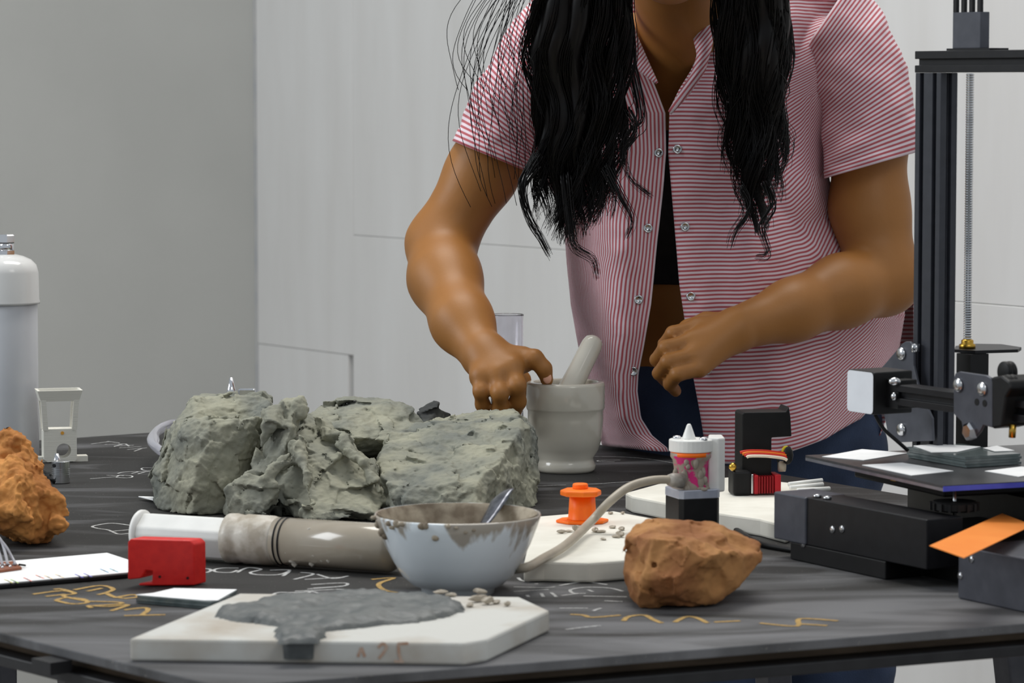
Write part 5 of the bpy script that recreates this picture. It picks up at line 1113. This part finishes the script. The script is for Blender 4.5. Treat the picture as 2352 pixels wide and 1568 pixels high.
sleeve([((1965,-60),(1850,110)),((2022,28),(1872,205)),((2070,120),(1880,280)),((2094,215),(1885,340)),((2104,305),(1889,385)),((2102,350),(1894,410))], 3.735, 0.066, 1)
def strip(name, A, B, Y0, parent, off=0.0):
    n_ = 24; V = []; uv = []
    for i in range(n_ + 1):
        t = i / n_; a = np.array([interp(t, [(k / (len(A) - 1), p[c]) for k, p in enumerate(A)]) for c in (0, 1)]); b_ = np.array([interp(t, [(k / (len(B) - 1), p[c]) for k, p in enumerate(B)]) for c in (0, 1)])
        for k in range(5):
            q = lerp(a, b_, k / 4); V.append(tuple(P(q[0], q[1], interp(q[1], Y0) - 0.008 * math.sin(math.pi * k / 4)))); uv.append((t * .1, 0.0007 * (q[0] * .8 + q[1] * .6)))
    Q = [(i * 5 + k, i * 5 + k + 1, (i + 1) * 5 + k + 1, (i + 1) * 5 + k) for i in range(n_) for k in range(4)]
    return build(name, V, Q, M_shirt, parent, smooth=True, uv=np.array(uv), solid=0.002)
YC = [(-60,3.66),(60,3.63),(260,3.60)]
strip('collar', [(1432,-60),(1446,20),(1462,80),(1488,140),(1510,190)], [(1380,-60),(1400,40),(1424,110),(1452,150),(1508,192)], YC, shirt)
strip('collar', [(1612,-60),(1606,0),(1597,45),(1592,85),(1602,125),(1590,168),(1562,212),(1536,256)], [(1700,-60),(1690,-10),(1662,30),(1640,66),(1634,110),(1618,165),(1578,222),(1540,262)], YC, shirt)
for (a, b_, W_) in ((1513,355,0),(1487,525,0),(1468,687,0),(1455,853,0),(1558,343,1),(1573,517,1),(1588,682,1),(1624,851,1)):
    Wd = (WL, WR)[W_]; flat = Wd.reshape(-1, 3); dirs = flat - np.array((0, 0, CAMZ)); dep = dirs @ np.array(FW); px = CX + F * dirs[:, 0] / dep; py = CY - F * (dirs @ np.array(UP)) / dep
    k = np.argmin((px - a) ** 2 + (py - b_) ** 2); c = Vector(flat[k]) + Vector((0, -0.0022, 0))
    G().lathe([(0.0030,0),(0.0052,0.0),(0.0056,0.0012),(0.0050,0.002),(0.0034,0.0016),(0.0028,0.0006),(0.0001,0.0006)], c + Vector((0, 0.0008, 0)), (0, -1, 0), 20).out('snap_button', M_steel, shirt, smooth=True)
# ---- hair
rnd = random.Random(77)
def hair_path(side, a, yend, Yd, wav, ph):
    pts = []; ys = list(range(-330, int(yend) + 1, 22))
    for y in ys:
        if side < 0: xl = interp(y, [(-330,1500),(-200,1380),(-80,1270),(0,1225),(120,1200),(300,1235),(400,1235),(500,1250),(620,1290)]); xr = interp(y, [(-330,1540),(-200,1440),(-60,1445),(60,1455),(250,1440),(380,1420),(500,1395),(620,1375)])
        else: xl = interp(y, [(-330,1545),(-200,1640),(-60,1645),(60,1640),(200,1655),(350,1665),(480,1690),(600,1700)]); xr = interp(y, [(-330,1590),(-200,1720),(-60,1800),(60,1815),(200,1808),(350,1798),(480,1785),(600,1770)])
        k = np.clip((y + 330) / 300, 0, 1); x = lerp(xl, xr, a) + wav * k * math.sin(y / (26 + 8 * math.sin(ph)) + ph) * (0.5 + 0.8 * np.clip(y / 500, 0, 1)) + wav * .5 * math.sin(y / 60 + 2 * ph)
        Y = interp(y, [(-330,3.53),(-200,3.50),(-60,3.50),(60,3.53),(300,3.575),(620,3.585)]) + Yd * k
        pts.append(P(x, y, Y))
    return pts
FWn, UPn = np.array(FW), np.array(UP)
def Pn(px, py, Y):
    px, py, Y = (np.asarray(v, dtype=float) for v in (px, py, Y)); row = 250 + 2961.0 / Y
    d = FWn + ((CY - row) / F)[..., None] * UPn; Yn = CAMH / -(d[..., 2] / d[..., 1])
    d = FWn + ((CY - py) / F)[..., None] * UPn; d[..., 0] += (px - CX) / F; d = d / d[..., 1:2]
    return d * Yn[..., None] + np.array((0, 0, CAMZ))
HB = {-1: (([-330,-200,-80,0,120,300,400,500,620], [1500,1380,1270,1228,1212,1238,1232,1225,1250]), ([-330,-200,-60,60,250,380,500,620], [1540,1440,1445,1455,1440,1420,1395,1370])),
      1: (([-330,-200,-60,60,200,350,480,600], [1545,1640,1645,1640,1650,1662,1680,1690]), ([-330,-200,-60,60,200,350,480,600], [1590,1720,1800,1815,1810,1800,1785,1765]))}
def strands(side, N_, thin, seed):
    r_ = np.random.RandomState(seed); m_ = 46; t = np.linspace(0, 1, m_); out = []
    rad = np.sqrt(r_.rand(N_)) if thin else np.sqrt(r_.rand(N_)) * .72; th_ = r_.rand(N_) * 2 * np.pi
    a = .5 + .52 * rad * np.cos(th_); dy = .030 * rad * np.sin(th_)
    mid = 1 - np.abs(2 * a - 1)
    ye = (390 + 150 * mid if side < 0 else 370 + 100 * mid) + r_.uniform(-60, 60, N_); nw = 7 if side < 0 else 5
    aw = (np.floor(np.clip(a, 0, .999) * nw) + .5) / nw; ye = ye + 34 * np.sin(aw * 37 + side) - (0 if thin else 60)
    y = -330 + (ye[:, None] + 330) * t[None]; xl = np.interp(y, *HB[side][0]); xr = np.interp(y, *HB[side][1])
    pull = np.clip((y - (ye[:, None] - 230)) / 230, 0, 1) ** 1.4 * .82; aa = a[:, None] * (1 - pull) + aw[:, None] * pull
    k = np.clip((y + 330) / 330, 0, 1); amp = (5 + 12 * np.clip(y / 480, 0, 1)) * k * (1 if thin else .6)
    ph = 5.5 * np.sin(4.0 * a + side) + 3 * np.sin(11 * a); js = r_.normal(0, .28, N_)
    x = xl + (xr - xl) * aa + amp * np.sin(y / 36 + (ph + js)[:, None]) + .5 * amp * np.sin(y / 83 + (2 * ph + 2 * js)[:, None])
    if thin: x = x + (r_.normal(0, 1, N_) * 3)[:, None] * k + (np.maximum(0, r_.normal(-1.1, 1, N_)) * 16)[:, None] * np.sin(y / 29 + (r_.rand(N_) * 6.3)[:, None]) * np.clip(y / 250, 0, 1)
    Yb = np.interp(y, [-330,-200,-60,60,300,620], [3.53,3.50,3.50,3.53,3.572,3.585]) + dy[:, None] * k * (1 - .5 * pull) + .006 * k * np.cos(y / 36 + ph[:, None])
    return Pn(x, y, Yb)
def strand_mesh(C, r0, prof, n_):
    N_, m_ = C.shape[:2]; ang = 2 * np.pi * np.arange(n_) / n_; rr = r0 * np.interp(np.linspace(0, 1, m_), *prof)
    rr = (rr[None] if np.ndim(r0) == 0 else rr) * np.ones((N_, m_))
    V = C[:, :, None, :] + np.stack([np.cos(ang) * rr[..., None], np.sin(ang) * rr[..., None], 0 * rr[..., None] * ang], -1)
    i, j, k = np.meshgrid(np.arange(N_), np.arange(m_ - 1), np.arange(n_), indexing='ij'); b0 = (i * m_ + j) * n_; k2 = (k + 1) % n_
    Fq = np.stack([b0 + k, b0 + k2, b0 + n_ + k2, b0 + n_ + k], -1).reshape(-1, 4)
    return V.reshape(-1, 3), Fq
VV, FF = [], []; off = 0
for side, cnt in ((-1, 26), (1, 16)):
    v_, f_ = strand_mesh(strands(side, cnt, False, 5 + side), 0.0125, ([0, .3, .75, 1], [1, 1, .8, .1]), 8); VV.append(v_); FF.append(f_ + off); off += len(v_)
hair = build('hair', np.concatenate(VV), np.concatenate(FF), M_hair, person, label='long wavy black hair hanging over both shoulders', smooth=True)
VV, FF = [], []; off = 0
for side, cnt in ((-1, 1900), (1, 1150)):
    v_, f_ = strand_mesh(strands(side, cnt, True, 50 + side), 0.00075, ([0, .7, 1], [1, .9, .35]), 3); VV.append(v_); FF.append(f_ + off); off += len(v_)
build('hair_strands', np.concatenate(VV), np.concatenate(FF), M_hair, hair, kind='stuff', smooth=True)
g = G()
# flyaway strands beyond the left shoulder and curling tips
for i in range(46):
    x0 = rnd.uniform(1200, 1320); ye = rnd.uniform(180, 480); sp_ = rnd.uniform(40, 190); ph = rnd.uniform(0, 6.3); pts = []
    for k in range(32):
        t = k / 31; y = lerp(-330, ye, t); w_ = min(1, max(0, (y + 140) / (ye + 140))); x = interp(y, [(-330,1495),(-200,1400),(-80,x0)]) - sp_ * math.sin(w_ * 2.2) + 13 * math.sin(w_ * 9 + ph) * w_; pts.append(P(x, y, lerp(3.53, 3.56 + 0.03 * math.sin(ph), w_)))
    q = G().tube(pts, 0.00042, 3); g.add(q.v, q.f)
for (x0, y0, path) in ((1230,380,[(1230,380),(1200,430),(1215,500),(1245,550),(1262,582)]), (1300,400,[(1300,400),(1310,500),(1320,560),(1362,590),(1372,628)]), (1240,350,[(1240,350),(1208,410),(1206,460),(1228,510),(1260,575)]), (1390,380,[(1390,380),(1420,440),(1450,500),(1440,540)]), (1440,250,[(1440,250),(1460,300),(1432,350),(1450,410),(1495,448)]), (1450,150,[(1450,150),(1472,270),(1440,310),(1432,370)]), (1700,430,[(1700,430),(1720,480),(1690,530),(1680,560)]), (1760,420,[(1760,420),(1775,470),(1750,520),(1765,580),(1740,590)])):
    for k in range(16):
        jx, jy = rnd.gauss(0, 7), rnd.gauss(0, 7); q = smooth_path([P(a + jx * (1 - .1 * i), b_ + jy, 3.555 + rnd.uniform(-.004, .004)) for i, (a, b_) in enumerate(path)], 6); m_ = len(q)
        g.add(*(lambda q_: (q_.v, q_.f))(G().tube(q, [max(.0003, .0009 * (1 - i / m_)) for i in range(m_)], 4)))
# crown of the head
build('loose_strands', g.v, g.f, M_hair, hair, kind='stuff', smooth=True)
P = lambda a, b_, Y: _P0(a, b_ - 42, Y)
M_eye = mat('eye_white', srgb(226, 222, 216), rough=0.2); M_iris = mat('dark_iris', srgb(40, 24, 16), rough=0.15); M_lip = mat('lips', srgb(150, 78, 66), rough=0.4)
for dx in (-1, 1):
    e = P(1540 + dx * 58, -180, 3.468); ey_ = G().ball(e, (0.0125, 0.010, 0.0085), 16).out('eye', M_eye, person, smooth=True)
    G().ball(e + Vector((0, -0.0085, -0.002)), (0.0048, 0.0025, 0.0048), 12).out('iris', M_iris, ey_, smooth=True)
    G().tube([P(1540 + dx * 30, -216, 3.458), P(1540 + dx * 62, -226, 3.460), P(1540 + dx * 96, -214, 3.475)], [0.0026, 0.0032, 0.0016], 8).out('eyebrow', M_hair, person, smooth=True)
lp_ = G().ball(P(1540,-60,3.4585), (0.023, 0.007, 0.0045), 16); lp_.ball(P(1540,-48,3.459), (0.020, 0.007, 0.0055), 16); lp_.out('lips', M_lip, person, smooth=True)
P = _P0
cr = G().ball(P(1540,-300,3.575), (0.086, 0.108, 0.098), 24)
cr.out('hair_crown', M_hair, hair, smooth=True)
